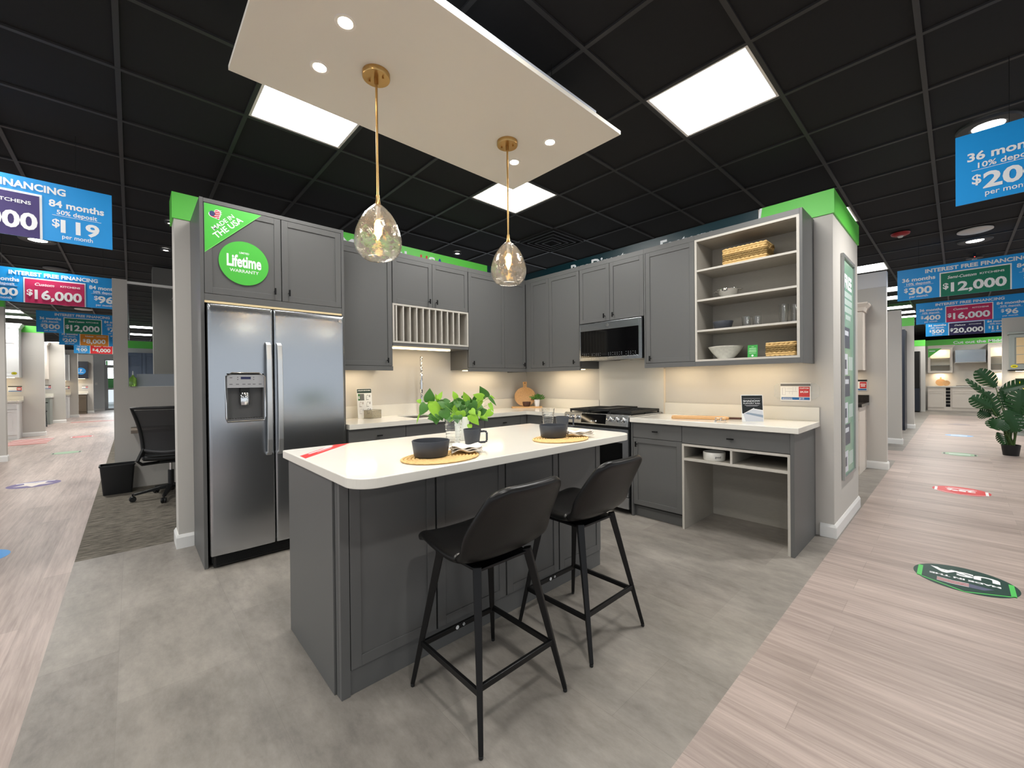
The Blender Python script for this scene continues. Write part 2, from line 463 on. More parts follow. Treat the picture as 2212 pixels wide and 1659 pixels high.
place_light(-39, -10, 'small distant ceiling panel beside 200 dollar sign in left aisle', scale=3)
place_light(-31, -10, 'added ceiling panel over the second left bay, hidden by signs', scale=2)  # unseen panel added to brighten the far left bays
struct(MB().box(-3, 12, 20.95, 21.0, 0, 3.09).build('wall_back_upper', M_ceil))
place_light(-26, -6, 'ceiling panel standing in for office glass reflection, upper one')  # this panel and the next imitate lights reflected in the office glass
place_light(-30, -6, 'ceiling panel standing in for office glass reflection, lower one')
# fill panels added out of view, behind and beside the camera, for brightness
HL = ['added ceiling fill panel out of frame, %s' % q for q in ('left of camera, over the left aisle side', 'nearest behind camera', 'behind camera and one bay right', 'far right of camera, behind', 'far right of camera, level with island', 'far right of camera, level with wall end', 'behind left aisle signs, first', 'behind left aisle signs, second', 'over the office behind refrigerator', 'over the room beyond the office', 'right of the monstera')]
for n_, (i, j, sc) in enumerate(((-3, -13, 1.0), (0, -13, 1.0), (5, -13, 1.2), (8, -9, 1.2), (8, -2, 1.2), (8, 5, 1.2), (-9, -13, 1.2), (-17, -13, 1.3), (-9, -1, 1.0), (-15, -1, 1.0), (7, 13, 1.3))):
    place_light(i, j, HL[n_], scale=sc)
for n_, (i, j) in enumerate(((1, 27), (4, 29), (1, 24), (5, 20))): place_light(i, j, 'added ceiling panel over the far kitchen floor, %s' % ('left near hood', 'right of hood', 'farther forward left', 'over sage cabinets')[n_], scale=1.3)  # panels added to brighten the dark far kitchen
place_light(0, -5, 'square ceiling panel above the camera side of the white canopy', scale=0.38)
place_light(0, -8, 'ceiling panel out of frame between camera and left aisle'); place_light(-3, -8, 'ceiling panel over the left aisle left of the canopy')
# ---------------------------------------------------------------- kitchen cabinets
TA = lambda s, d, z: (d, s, z)          # wall with the refrigerator: s runs along y, d out of the wall
TB = lambda s, d, z: (s, -d, z)         # wall with the range: s runs along x
UZ0, UZ1, DT0, DT1 = 1.380, 2.542, 1.424, 2.494
def shaker(mb, s0, s1, z0, z1, d0, d1, rail=0.044, rec=0.007):
    mb.box(s0, s0+rail, d0, d1, z0, z1); mb.box(s1-rail, s1, d0, d1, z0, z1)
    mb.box(s0+rail, s1-rail, d0, d1, z0, z0+rail); mb.box(s0+rail, s1-rail, d0, d1, z1-rail, z1)
    mb.box(s0+rail-0.001, s1-rail+0.001, d0, d1-rec, z0+rail-0.001, z1-rail+0.001)
def knob(T, s, z, d, parent, horiz=False, m=None, L=0.048):
    mb = MB(T); w = 0.0055
    mb.box(s-w/2-0.001, s+w/2+0.001, d, d+0.024, z-w/2-0.001, z+w/2+0.001)
    if horiz: mb.box(s-L/2, s+L/2, d+0.022, d+0.033, z-w, z+w)
    else: mb.box(s-w, s+w, d+0.022, d+0.033, z-L/2, z+L/2)
    return mb.build('handle', m or M_blackmetal, parent, bevel=0.0008)
def base_loc(T, s0, s1, d0, d1, z0): return T((s0+s1)/2, (d0+d1)/2, z0)
def door(T, t, s0, s1, z0, z1, d, hs=None, hz=None, m=None, th=0.02, rail=0.044, hm=None, hL=0.048):
    mb = MB(T); shaker(mb, s0, s1, z0, z1, d-th, d, rail)
    o = mb.build('door', m or M_cab, t, bevel=0.0012)
    if hs is not None: knob(T, hs, hz, d, o, m=hm, L=hL)
    return o
def drawer(T, t, s0, s1, z0, z1, d, handle=True, m=None, th=0.02, flat=True, hm=None, hL=0.05):
    mb = MB(T)
    if flat: mb.box(s0, s1, d-th, d, z0, z1)
    else: shaker(mb, s0, s1, z0, z1, d-th, d, 0.035)
    o = mb.build('drawer', m or M_cab, t, bevel=0.0012)
    if handle: knob(T, (s0+s1)/2, (z0+z1)/2, d, o, True, m=hm, L=hL)
    return o
def body(T, t, s0, s1, d0, d, z0, z1, m=None, top=0.047, bot=0.043, th=0.021, stiles=()):
    """closed carcass, with the fixed rails above and below the doors"""
    mb = MB(T).use(m or M_cab)
    mb.box(s0, s1, d0, d-th-0.003, z0+(0.02 if bot else 0), z1)
    if top: mb.box(s0, s1, d-th-0.003, d, z1-top, z1)
    if bot: mb.box(s0, s1, d-th-0.003, d, z0, z0+bot)
    for a, b in stiles: mb.box(a, b, d-th-0.003, d, z0+bot, z1-top)
    mb.use(M_cabin).box(s0+0.002, s1-0.002, d-th-0.0029, d-th-0.001, z0+(bot or 0), z1-(top or 0))
    return mb.build('body', None, t, bevel=0.0008)
DU = 0.363; G = 0.002
# refrigerator cabinet
t = thing('refrigerator_cabinet', 'tall dark grey cabinet surround framing the steel refrigerator', 'cabinet', (0.3, -3.22, 0))
MB(TA).box(-3.703, -3.682, G, 0.597, 0, UZ1).build('side_panel', M_cab, t, bevel=0.001)
MB(TA).box(-2.756, -2.735, G, 0.597, 0, UZ1).build('side_panel', M_cab, t, bevel=0.001)
mb = MB(TA).use(M_cab)
mb.box(-3.681, -2.757, G, 0.573, 1.845, UZ1-0.002); mb.box(-3.681, -2.757, 0.573, 0.597, 2.512, UZ1-0.002); mb.box(-3.681, -2.757, 0.573, 0.597, 1.842, 1.888)
mb.use(M_cabin).box(-3.681, -2.757, 0.5731, 0.576, 1.888, 2.512)
mb.build('body', None, t, bevel=0.0008)
dl = door(TA, t, -3.679, -3.209, 1.891, 2.509, 0.597, -3.255, 1.955)
door(TA, t, -3.203, -2.760, 1.891, 2.509, 0.597, -3.158, 1.955)
F = Face((0.597, 0, 0), (0, 1, 0), (0, 0, 1))
mb = MB(); m_st = mat('sticker_green', (80, 190, 70), 0.4)
F.poly(mb, [(-3.676, 2.506), (-3.676, 2.168), (-3.335, 2.506)], 0.0002, 0.0014, m_st)
F.poly(mb, [(-3.676+a, 2.168+b) for a, b in ((0, 0), (0.341, 0.338), (0.336, 0.338), (0, 0.006))], 0.0014, 0.0017, mat('sticker_edge', (120, 214, 104), 0.4))
F.text(mb, 'MADE IN', -3.570, 2.398, 0.027, 0.0019, M_txt, w=0.170, bold=0.015, ang=radians(45))
F.text(mb, 'THE USA', -3.541, 2.368, 0.038, 0.0019, M_txt, w=0.225, bold=0.02, ang=radians(45))
m_navy = mat('flag_navy', (52, 60, 110), 0.5); m_fred = mat('flag_red', (190, 44, 52), 0.5)
hp = [(16*sin(a)**3, 13*cos(a)-5*cos(2*a)-2*cos(3*a)-cos(4*a)) for a in [2*pi*k/40 for k in range(40)]]
def heart(cx, cy, k, ang): return [(cx+k*(x*cos(ang)-y*sin(ang)), cy+k*(x*sin(ang)+y*cos(ang))) for x, y in hp]
F.poly(mb, heart(-3.612, 2.440, 0.0024, 0.55), 0.0017, 0.0020, M_txt)
F.poly(mb, heart(-3.612, 2.440, 0.0021, 0.55), 0.0020, 0.0022, m_fred)
for k, (l0, l1) in enumerate(((-0.014, 0.026), (-0.010, 0.026), (-0.020, 0.022), (-0.018, 0.012))):
    cx_, cy_ = -3.606+0.0035*k, 2.462-0.0115*k
    F.poly(mb, [(cx_+l0, cy_+l0*0.45-0.002), (cx_+l1, cy_+l1*0.45-0.002), (cx_+l1, cy_+l1*0.45+0.002), (cx_+l0, cy_+l0*0.45+0.002)], 0.0022, 0.0024, M_txt)
F.disc(mb, -3.632, 2.443, 0.016, 0.018, 0.0024, 0.0026, m_navy)
mb.build('sticker', None, dl, label='green triangular corner sticker')
mb = MB()
F.disc(mb, -3.446, 2.132, 0.153, 0.156, 0.0002, 0.0014, m_st, 64)
F.text(mb, 'LIMITED', -3.446, 2.205, 0.013, 0.0017, M_txt, w=0.06)
F.text(mb, 'Lifetime', -3.446, 2.146, 0.082, 0.0017, M_txt, w=0.212, bold=0.035)
F.text(mb, 'WARRANTY', -3.446, 2.075, 0.022, 0.0017, M_txt, w=0.178, bold=0.01)
mb.build('sticker', None, dl, label='round green sticker')

def wall_cab(T, s0, s1, z0, label, doors, bot=0.043, stiles=(), d=DU, ret=0):
    loc = base_loc(T, s0, s1, 0, d, z0); t = thing('wall_cabinet', label, 'cabinet', loc)
    body(T, t, s0, s1, G, d, z0, UZ1, bot=bot, stiles=stiles)
    for a, b, hs, hz in doors: door(T, t, a, b, z0+bot+0.003 if bot else z0+0.001, DT1, d, hs, hz)
    return t
wall_cab(TA, -2.733, -2.184, UZ0, 'dark grey wall cabinet between refrigerator and plate rack', [(-2.725, -2.189, -2.245, 1.477)])
wall_cab(TA, -2.183, -1.271, 2.040, 'short dark grey wall cabinet directly above plate rack', [(-2.180, -1.736, -1.775, 2.098), (-1.732, -1.276, -1.690, 2.098)], bot=0)
t = thing('plate_rack', 'open light grey rack with vertical plate dividers above sink', 'plate rack', (0.18, -1.727, 1.62))
mb = MB(TA).use(M_edge)
mb.box(-2.183, -1.271, G, DU, 2.020, 2.0385); mb.box(-2.183, -1.271, G, DU, 1.654, 1.672)
mb.box(-2.183, -2.165, G, DU, 1.672, 2.020); mb.box(-1.289, -1.271, G, DU, 1.672, 2.020)
mb.use(M_lam).box(-2.165, -1.289, G, 0.012, 1.672, 2.020)
mb.build('frame', None, t, bevel=0.001)
for k in range(11):
    s = -2.142 + 0.0746*k
    MB(TA).box(s-0.0075, s+0.0075, 0.0125, DU-0.002, 1.6725, 2.0195).build('divider', M_edge, t, bevel=0.0008)
MB(TA).box(-2.183, -1.271, G, DU-0.004, 1.622, 1.6535).build('light_rail', M_cab, t, bevel=0.001)
def light_bar(T, s0, s1, d, z, label, watts, w=0.06, vis=False):
    t = thing('light_bar', label, 'light', base_loc(T, s0, s1, d-w/2, d+w/2, z-0.016), 'under cabinet light bars')
    b = 0.016 if vis else 0.0085
    MB(T).box(s0, s1, d-w/2, d+w/2, z-0.003, z-0.0005).build('housing', M_white, t)
    MB(T).box(s0+0.004, s1-0.004, d-w/2+0.003, d+w/2-0.003, z-b, z-0.003).build('diffuser', M_warm, t, bevel=0.003)
    p = T((s0+s1)/2, d, z-b-0.001)
    alongx = abs(T(1, 0, 0)[0]) > 0.5
    area('cabinet_lamp', p, (s1-s0) if alongx else w, w if alongx else (s1-s0), watts, (1.0, 0.86, 0.68))
light_bar(TA, -2.135, -1.455, 0.25, 1.6215, 'long glowing light bar under the plate rack', 0.9, vis=True)
light_bar(TA, -2.66, -2.28, 0.16, UZ0+0.0195, 'light bar under wall cabinet next to refrigerator', 0.55)
light_bar(TA, -1.20, -0.60, 0.16, UZ0+0.0195, 'light bar under wall cabinet between rack and corner', 0.6)
wall_cab(TA, -1.270, -0.364, UZ0, 'dark grey wall cabinet right of plate rack towards corner', [(-1.266, -0.730, -1.213, 1.474), (-0.726, -0.372, -0.415, 1.472)])
wall_cab(TB, G, 1.215, UZ0, 'two-door dark grey corner cabinet left of microwave', [(0.452, 0.755, 0.680, 1.476), (0.759, 1.211, 1.145, 1.474)], stiles=((0.364, 0.450),))
light_bar(TB, 0.55, 1.12, 0.16, UZ0+0.0195, 'light bar under corner cabinet left of microwave', 0.65)
wall_cab(TB, 1.216, 2.005, 1.892, 'short dark grey wall cabinet above microwave', [(1.219, 1.609, 1.553, 1.945), (1.613, 2.002, 1.660, 1.945)], bot=0)
wall_cab(TB, 2.006, 2.499, UZ0, 'single-door dark grey wall cabinet left of open shelves', [(2.024, 2.497, 2.074, 1.470)], stiles=((2.006, 2.021),))
light_bar(TB, 2.06, 2.46, 0.16, UZ0+0.0195, 'light bar under single-door cabinet right of microwave', 0.22)
# open shelf unit
t = thing('open_shelf_cabinet', 'open wall cabinet with four light grey shelf bays', 'cabinet', (2.9, -0.18, UZ0))
mb = MB(TB).use(M_cab)
mb.box(3.284, 3.303, G, DU, UZ0, UZ1); mb.box(2.500, 3.284, G, DU, 2.499, UZ1); mb.box(2.500, 3.284, DU-0.02, DU, UZ0, 1.421); mb.box(2.500, 3.284, G, DU-0.02, 1.400, 1.421)
mb.build('body', None, t, bevel=0.001)
mb = MB(TB).use(M_lam)
mb.box(2.501, 2.519, 0.014, DU-0.001, 1.4215, 2.4985); mb.box(3.265, 3.2835, 0.014, DU-0.001, 1.4215, 2.4985)
mb.box(2.519, 3.265, 0.014, DU-0.001, 2.480, 2.4985); mb.box(2.519, 3.265, 0.014, DU-0.001, 1.4215, 1.438)
mb.box(2.501, 3.2835, G, 0.014, 1.4215, 2.4985)
mb.build('liner', None, t)
mb = MB(TB).use(M_edge)
mb.box(2.501, 2.519, DU-0.0009, DU+0.0008, 1.4215, 2.4985); mb.box(3.265, 3.2835, DU-0.0009, DU+0.0008, 1.4215, 2.4985)
mb.box(2.519, 3.265, DU-0.0009, DU+0.0008, 2.480, 2.4985); mb.box(2.519, 3.265, DU-0.0009, DU+0.0008, 1.4215, 1.438)
mb.build('edge_band', None, t)
SH = [1.682, 1.950, 2.214]
for z in SH:
    mb = MB(TB).use(M_lam).box(2.5195, 3.2645, 0.0145, DU-0.003, z, z+0.0165); mb.use(M_edge).box(2.5195, 3.2645, DU-0.003, DU-0.001, z, z+0.0165)
    mb.build('shelf', None, t)
light_bar(TB, 2.60, 3.16, 0.16, 1.3995, 'light bar under open shelf cabinet', 0.26)

# base cabinets
BD = 0.640
def base_cab(T, s0, s1, label, fronts, kick=0.10, d=BD, z1=0.8735, hollow=False):
    t = thing('base_cabinet', label, 'cabinet', base_loc(T, s0, s1, 0, d, 0))
    mb = MB(T).use(M_cab)
    if hollow:
        mb.box(s0, s0+0.018, 0.022, d-0.022, kick, z1); mb.box(s1-0.018, s1, 0.022, d-0.022, kick, z1); mb.box(s0+0.018, s1-0.018, 0.022, d-0.022, kick, kick+0.018); mb.box(s0+0.018, s1-0.018, d-0.04, d-0.022, kick+0.018, z1)
    else: mb.box(s0, s1, 0.022, d-0.022, kick, z1)
    mb.box(s0, s1, 0.022, d-0.045, 0, kick)
    mb.use(M_cabin).box(s0+0.001, s1-0.001, d-0.0219, d-0.0205, kick, z1)
    mb.build('body', None, t, bevel=0.0008)
    for kind, a, b, z0, zz, hs, hz in fronts:
        if kind == 'drawer': drawer(T, t, a, b, z0, zz, d, handle=hs is not None)
        else: door(T, t, a, b, z0, zz, d, hs, hz)
    return t
base_cab(TA, -2.733, -2.206, 'dark grey base cabinet beside refrigerator with top drawer', [('drawer', -2.730, -2.208, 0.735, 0.871, 1, 0), ('door', -2.730, -2.208, 0.103, 0.731, -2.255, 0.67)])
base_cab(TA, -2.204, -1.275, 'dark grey sink base cabinet under steel sink', [('drawer', -2.202, -1.277, 0.735, 0.871, None, 0), ('door', -2.202, -1.742, 0.103, 0.731, -1.79, 0.67), ('door', -1.738, -1.277, 0.103, 0.731, -1.69, 0.67)], hollow=True)
base_cab(TA, -1.273, -0.742, 'dark grey base cabinet right of sink, drawer behind plant', [('drawer', -1.271, -0.744, 0.735, 0.871, 1, 0), ('door', -1.271, -0.744, 0.103, 0.731, -1.22, 0.67)])
t = thing('base_cabinet', 'dark grey corner base cabinet where worktops meet', 'cabinet', (0.6, -0.35, 0))
mb = MB().use(M_cab); mb.prism([(0.022, -0.022), (0.022, -0.740), (0.618, -0.740), (0.618, -0.62), (1.225, -0.62), (1.225, -0.022)], 0.10, 0.8735)
mb.prism([(0.022, -0.022), (0.022, -0.740), (0.595, -0.740), (0.595, -0.60), (1.225, -0.60), (1.225, -0.022)], 0.0, 0.10)
mb.build('body', None, t)
MB().box(0.6185, 0.640, -0.739, -0.642, 0.103, 0.871).build('filler', M_cab, t, bevel=0.001)
drawer(TB, t, 0.645, 1.222, 0.735, 0.871, BD); door(TB, t, 0.645, 1.222, 0.103, 0.731, BD, 1.17, 0.67)
t = base_cab(TB, 2.037, 2.500, 'dark grey base cabinet right of range, drawer above door', [('drawer', 2.040, 2.499, 0.735, 0.871, 1, 0), ('door', 2.040, 2.499, 0.116, 0.731, 2.080, 0.675)])
MB(TB).box(2.019, 2.036, 0.022, BD, 0, 0.8735).build('side_panel', M_cab, t, bevel=0.001)
# desk cabinet with open knee space
t = thing('desk_cabinet', 'grey cabinet with wide drawer, cubbies and open knee space', 'cabinet', (2.9, -0.33, 0))
MB(TB).box(3.284, 3.309, 0.022, BD+0.012, 0, 0.8735).build('side_panel', M_cab, t, bevel=0.001, label='dark grey outer side panel')
mb = MB(TB).use(M_lam)
mb.box(2.5015, 2.519, 0.04, BD-0.001, 0, 0.722); mb.box(3.265, 3.283, 0.04, BD-0.001, 0, 0.722)
mb.box(2.5015, 3.283, 0.022, 0.04, 0.0, 0.722)
mb.box(2.519, 3.265, 0.04, BD-0.001, 0.704, 0.722); mb.box(2.519, 3.265, 0.04, BD-0.001, 0.583, 0.602); mb.box(2.883, 2.899, 0.04, BD-0.002, 0.602, 0.704)
mb.build('liner', None, t)
mb = MB(TB).use(M_edge)
for q in ((2.5015, 2.519, 0, 0.722), (3.265, 3.283, 0, 0.722), (2.519, 3.265, 0.704, 0.722), (2.519, 3.265, 0.583, 0.602), (2.883, 2.899, 0.602, 0.704)): mb.box(q[0], q[1], BD-0.0009, BD+0.0008, q[2], q[3])
mb.build('edge_band', None, t)
MB(TB).box(2.5015, 3.283, 0.022, BD-0.022, 0.7225, 0.8735).build('body', M_cab, t)
drawer(TB, t, 2.503, 3.281, 0.727, 0.871, BD)

# worktops
CT0, CT1 = 0.875, 0.916
def top_mesh(mb, rects): 
    for x0, x1, y0, y1 in rects: mb.box(x0, x1, y0, y1, CT0, CT1)
t = thing('countertop', 'white quartz worktop running L-shaped from refrigerator to range', 'countertop', (0.3, -1.4, CT0))
mb = MB().use(M_quartz)
OX0, OX1, OY0, OY1 = 0.135, 0.515, -2.04, -1.40
poly_o = [(G, -G), (G, -2.732), (0.668, -2.732), (0.668, -0.668), (1.238, -0.668), (1.238, -G)]
# outline with the sink hole bridged as separate slabs
for r in ((G, OX0, -2.732, -G), (OX1, 0.668, -2.732, -G), (OX0, OX1, -2.732, OY0), (OX0, OX1, OY1, -G), (0.668, 1.238, -0.668, -G)): mb.box(*r, CT0, CT1)
mb.build('slab', None, t)
mb = MB().use(M_quartz); mb.prism([(G, -2.732), (0.021, -2.732), (0.021, -0.021), (1.226, -0.021), (1.226, -G), (G, -G)], CT1, 1.033); mb.build('backsplash', None, t, bevel=0.001)
t = thing('countertop', 'white quartz worktop right of range above desk cabinet', 'countertop', (2.7, -0.33, CT0))
MB().box(2.021, 3.338, -0.668, -G, CT0, CT1).build('slab', M_quartz, t, bevel=0.003)
MB().box(2.040, 3.336, -0.021, -G, CT1, 1.028).build('backsplash', M_quartz, t, bevel=0.001)
o = MB().box(1.228, 2.024, -0.014, -G, 0.87, 1.89).build('backsplash_panel', M_quartz, bevel=0.001)
tag(o, 'full height white slab behind range below microwave', 'backsplash')
mb = MB().box(2.0245, 2.038, -0.018, -G, CT1+0.001, 1.379)
tag(mb.build('edge_strip', mat('strip_cream', (232, 218, 196), 0.4)), 'thin pale vertical strip at right edge of range slab', 'trim')
# sink
t = thing('kitchen_sink', 'stainless undermount sink set into white worktop', 'sink', (0.325, -1.72, 0.7))
mb = MB().use(M_nickel); a, b, c, d = OX0+0.0005, OX1-0.0005, OY0+0.0005, OY1-0.0005
mb.box(a, a+0.008, c, d, 0.71, CT1-0.012); mb.box(b-0.008, b, c, d, 0.71, CT1-0.012); mb.box(a, b, c, c+0.008, 0.71, CT1-0.012); mb.box(a, b, d-0.008, d, 0.71, CT1-0.012); mb.box(a, b, c, d, 0.70, 0.71)
mb.build('basin', None, t); MB().cyl((0.32, -1.72), 0.04, 0.71, 0.713).build('drain', M_chrome, t, smooth=True)
# faucet
t = thing('kitchen_faucet', 'tall chrome spring pull-down faucet behind the sink', 'faucet', (0.085, -1.712, CT1))
fx, fy = 0.085, -1.712; FD = Vector((0.86, -0.51, 0))
def FP(a, z): return (fx+FD.x*a, fy+FD.y*a, z)
MB().lathe([(0.028, 0), (0.028, 0.008), (0.018, 0.014), (0.018, 0.10), (0.014, 0.104), (0.0135, 0.30), (0.011, 0.305), (0.011, 0.53)], (fx, fy, CT1+0.0005), 20).build('body', M_chrome, t, smooth=True)
pts = [(fx, fy, CT1+0.52)]+[FP(0.09-0.09*cos(a), CT1+0.53+0.085*sin(a)) for a in [pi*k/12 for k in range(13)]]+[FP(0.18, CT1+0.40)]
MB().tube(pts, 0.0075, 10).build('hose', M_nickel, t, smooth=True)
sp = []
L = 0
for i in range(len(pts)-1):
    a = Vector(pts[i]); b = Vector(pts[i+1]); n = max(3, int((b-a).length/0.0013))
    for k in range(n):
        p = a.lerp(b, k/n); d = (b-a).normalized(); e = Vector((0.51, 0.86, 0)); f = d.cross(e); L += (b-a).length/n; w = 2*pi*L/0.009
        sp.append(p+e*0.0115*cos(w)+f*0.0115*sin(w))
MB().tube(sp, 0.0018, 5).build('spring', M_chrome, t, smooth=True)
MB().lathe([(0.011, 0), (0.017, 0.005), (0.017, 0.07), (0.013, 0.12), (0.012, 0.14)], FP(0.18, CT1+0.27), 18).build('spray_head', M_chrome, t, smooth=True)
MB().tube([FP(0.01, CT1+0.335), FP(0.16, CT1+0.335)], 0.006, 8).lathe([(0.012, 0), (0.02, 0), (0.02, 0.02), (0.012, 0.02), (0.012, 0)], FP(0.18, CT1+0.325), 18).build('holder_arm', M_chrome, t, smooth=True)
MB().tube([(fx, fy+0.018, CT1+0.07), (fx, fy+0.05, CT1+0.075), (fx+0.005, fy+0.075, CT1+0.11)], 0.006, 8).build('handle', M_chrome, t, smooth=True)

# ---------------------------------------------------------------- island
t = thing('kitchen_island', 'dark grey panelled island cabinet with white worktop', 'island', (2.1, -2.58, 0))
IY0, IY1, IX0, IX1, IF = -3.458, -1.707, 1.752, 2.400, 2.425
mb = MB().use(M_cab)
mb.box(IX0, IX1-0.001, IY0, IY1, 0.0, 0.8745)
mb.use(M_cabin).box(IX1-0.001, IX1+0.0005, IY0+0.002, IY1-0.002, 0.105, 0.8745)
mb.build('body', None, t, bevel=0.0015)
MB().box(IX0+0.0, 2.372, IY0-0.009, IY0-0.0005, 0.0, 0.8745).build('end_panel', M_cab, t, bevel=0.001)
TI = lambda s, d, z: (d, s, z)
for k, (a, b) in enumerate(((-3.418, -3.018), (-3.008, -2.580), (-2.570, -2.144), (-2.134, -1.709))):
    mb = MB(TI); shaker(mb, a, b, 0.104, 0.873, 2.4008, IF, 0.044, 0.006); mb.build('front_panel', M_cab, t, bevel=0.0014)
MB().box(2.4008, IF, IY0, -3.421, 0, 0.8735).build('corner_stile', M_cab, t, bevel=0.0014)
MB().box(2.4008, IF-0.007, -3.4205, IY1, 0, 0.100).build('plinth', M_cab, t, bevel=0.001)
def round_rect(x0, x1, y0, y1, r00, r10, r11, r01, n=10):
    out = []
    for cx, cy, r, a0 in ((x0, y0, r00, pi), (x1, y0, r10, 1.5*pi), (x1, y1, r11, 0), (x0, y1, r01, 0.5*pi)):
        if r < 1e-4: out.append((cx, cy)); continue
        ccx = cx+r if cx == x0 else cx-r; ccy = cy+r if cy == y0 else cy-r
        for k in range(n+1):
            a = a0+0.5*pi*k/n; out.append((ccx+r*cos(a), ccy+r*sin(a)))
    return out
mb = MB().use(M_quartz); mb.prism(round_rect(1.682, 2.640, -3.478, -1.638, 0.01, 0.10, 0.10, 0.01), 0.875, 0.914)
mb.build('worktop', None, t, bevel=0.003)
IZ = 0.914
F = Face((0, 0, IZ), (0, 1, 0), (-1, 0, 0))     # read from the seating side
mb = MB()
F.poly(mb, [(-3.464, -1.938), (-3.464, -2.024), (-3.130, -1.690), (-3.216, -1.690)], 0.0002, 0.0009, M_red)
for a, b, h in ((0.0, 0.16, 0.009), (0.165, 0.25, 0.016), (0.05, 0.2, 0.003)):   # the worn white lettering is not legible
    o_ = -0.004 if h < 0.005 else 0.012
    qx, qy = -3.405+o_*-0.7, -1.935+0.0+o_*0.7-0.012*(-1)
    F.poly(mb, [(qx+a*0.707, qy+a*0.707), (qx+b*0.707, qy+b*0.707), (qx+b*0.707-h*0.707, qy+b*0.707+h*0.707), (qx+a*0.707-h*0.707, qy+a*0.707+h*0.707)], 0.0009, 0.0011, M_txt)
tag(mb.build('corner_sticker', None), 'red diagonal sticker across back corner of island worktop', 'sticker')
# ---------------------------------------------------------------- refrigerator
t = thing('refrigerator', 'stainless steel side-by-side refrigerator with ice and water dispenser', 'refrigerator', (0.35, -3.22, 0))
FX = 0.668; fy0, fy1, fs = -3.672, -2.766, -3.281
MB().use(M_black).box(0.03, 0.600, fy0+0.01, fy1-0.01, 0.03, 1.80).build('body', None, t)
mb = MB().use(M_black).box(0.50, 0.63, fy0+0.015, fy1-0.015, 0.012, 0.085)
for k in range(9): mb.box(0.63, 0.636, fy0+0.03, fy1-0.03, 0.02+0.007*k, 0.0225+0.007*k)
mb.build('kick_grille', None, t)
def curved_door(y0, y1, z0, z1, hole=None):
    mb = MB().use(M_steel); N = 24
    def fx(y, z):
        u = (y-y0)/(y1-y0)
        b = 0.006*(1-(2*u-1)**2)
        e = 0.012; ez = min(z-z0, z1-z); ey = min(y-y0, y1-y)
        r = 0.0
        for q in (ez, ey):
            if q < e: r += 0.010*(1-sqrt(max(0, 1-((e-q)/e)**2)))
        return FX-0.006+b-r
    ys = sorted(set([y0, y0+0.002, y0+0.005, y0+0.012, y1-0.012, y1-0.005, y1-0.002, y1]+[y0+(y1-y0)*k/N for k in range(1, N)]+([hole[0], hole[1]] if hole else [])))
    zs = sorted(set([z0, z0+0.002, z0+0.005, z0+0.012, z1-0.012, z1-0.005, z1-0.002, z1]+[z0+(z1-z0)*k/30 for k in range(1, 30)]+([hole[2], hole[3]] if hole else [])))
    idx = {}; vs = []
    for i, y in enumerate(ys):
        for j, z in enumerate(zs): idx[(i, j)] = len(vs); vs.append((fx(y, z), y, z))
    fs_ = []
    for i in range(len(ys)-1):
        for j in range(len(zs)-1):
            ym = (ys[i]+ys[i+1])/2; zm = (zs[j]+zs[j+1])/2
            if hole and hole[0] < ym < hole[1] and hole[2] < zm < hole[3]: continue
            fs_.append((idx[(i, j)], idx[(i+1, j)], idx[(i+1, j+1)], idx[(i, j+1)]))
    mb.add(vs, fs_)
    mb.use(M_nickel); x0 = FX-0.064
    for a, b in (((y0, z0), (y1, z0)), ((y1, z0), (y1, z1)), ((y1, z1), (y0, z1)), ((y0, z1), (y0, z0))):
        mb.add([(x0, a[0], a[1]), (x0, b[0], b[1]), (fx(*b), b[0], b[1]), (fx(*a), a[0], a[1])], [(0, 1, 2, 3)])
    mb.add([(x0, y0, z0), (x0, y1, z0), (x0, y1, z1), (x0, y0, z1)], [(0, 1, 2, 3)]) if not hole else None
    return mb.build('door', None, t, smooth=True, ang=50)
HY0, HY1, HZ0, HZ1 = -3.572, -3.348, 1.008, 1.338
d1 = curved_door(fy0, fs-0.003, 0.092, 1.812, (HY0, HY1, HZ0, HZ1))
d2 = curved_door(fs+0.003, fy1, 0.092, 1.812)
mb = MB().use(mat('dispenser_grey', (92, 92, 92), 0.4))
xb = FX-0.058
mb.box(xb-0.004, xb, HY0, HY1, HZ0, HZ1-0.10)
mb.box(xb, FX-0.004, HY0, HY0+0.006, HZ0, HZ1-0.10); mb.box(xb, FX-0.004, HY1-0.006, HY1, HZ0, HZ1-0.10); mb.box(xb, FX-0.008, HY0, HY1, HZ0, HZ0+0.012)
mb.use(M_black); 
for k in range(12): mb.box(xb+0.006, FX-0.014, HY0+0.02+0.016*k, HY0+0.024+0.016*k, HZ0+0.012, HZ0+0.0145)
mb.use(mat('dispenser_panel', (168, 168, 170), 0.35, metal=0.3)).box(xb-0.004, FX+0.001, HY0+0.001, HY1-0.001, HZ1-0.10, HZ1-0.008)
mb.use(mat('lcd_navy', (24, 26, 70), 0.2)).box(FX+0.001, FX+0.0018, -3.490, -3.430, HZ1-0.040, HZ1-0.023)
mb.use(mat('print_grey', (96, 96, 98), 0.5))
for k, q in enumerate((-3.548, -3.510, -3.472, -3.440, -3.410, -3.372)): mb.box(FX+0.001, FX+0.0014, q-0.009, q+0.009, HZ1-0.078, HZ1-0.073)
for q in (-3.508, -3.412):
    for w in (0.026, 0.042): mb.box(FX+0.001, FX+0.0014, q-0.003, q+0.003, HZ1-w-0.003, HZ1-w+0.003)
mb.box(FX+0.001, FX+0.0014, -3.556, -3.540, HZ1-0.032, HZ1-0.027)
mb.use(M_chrome)
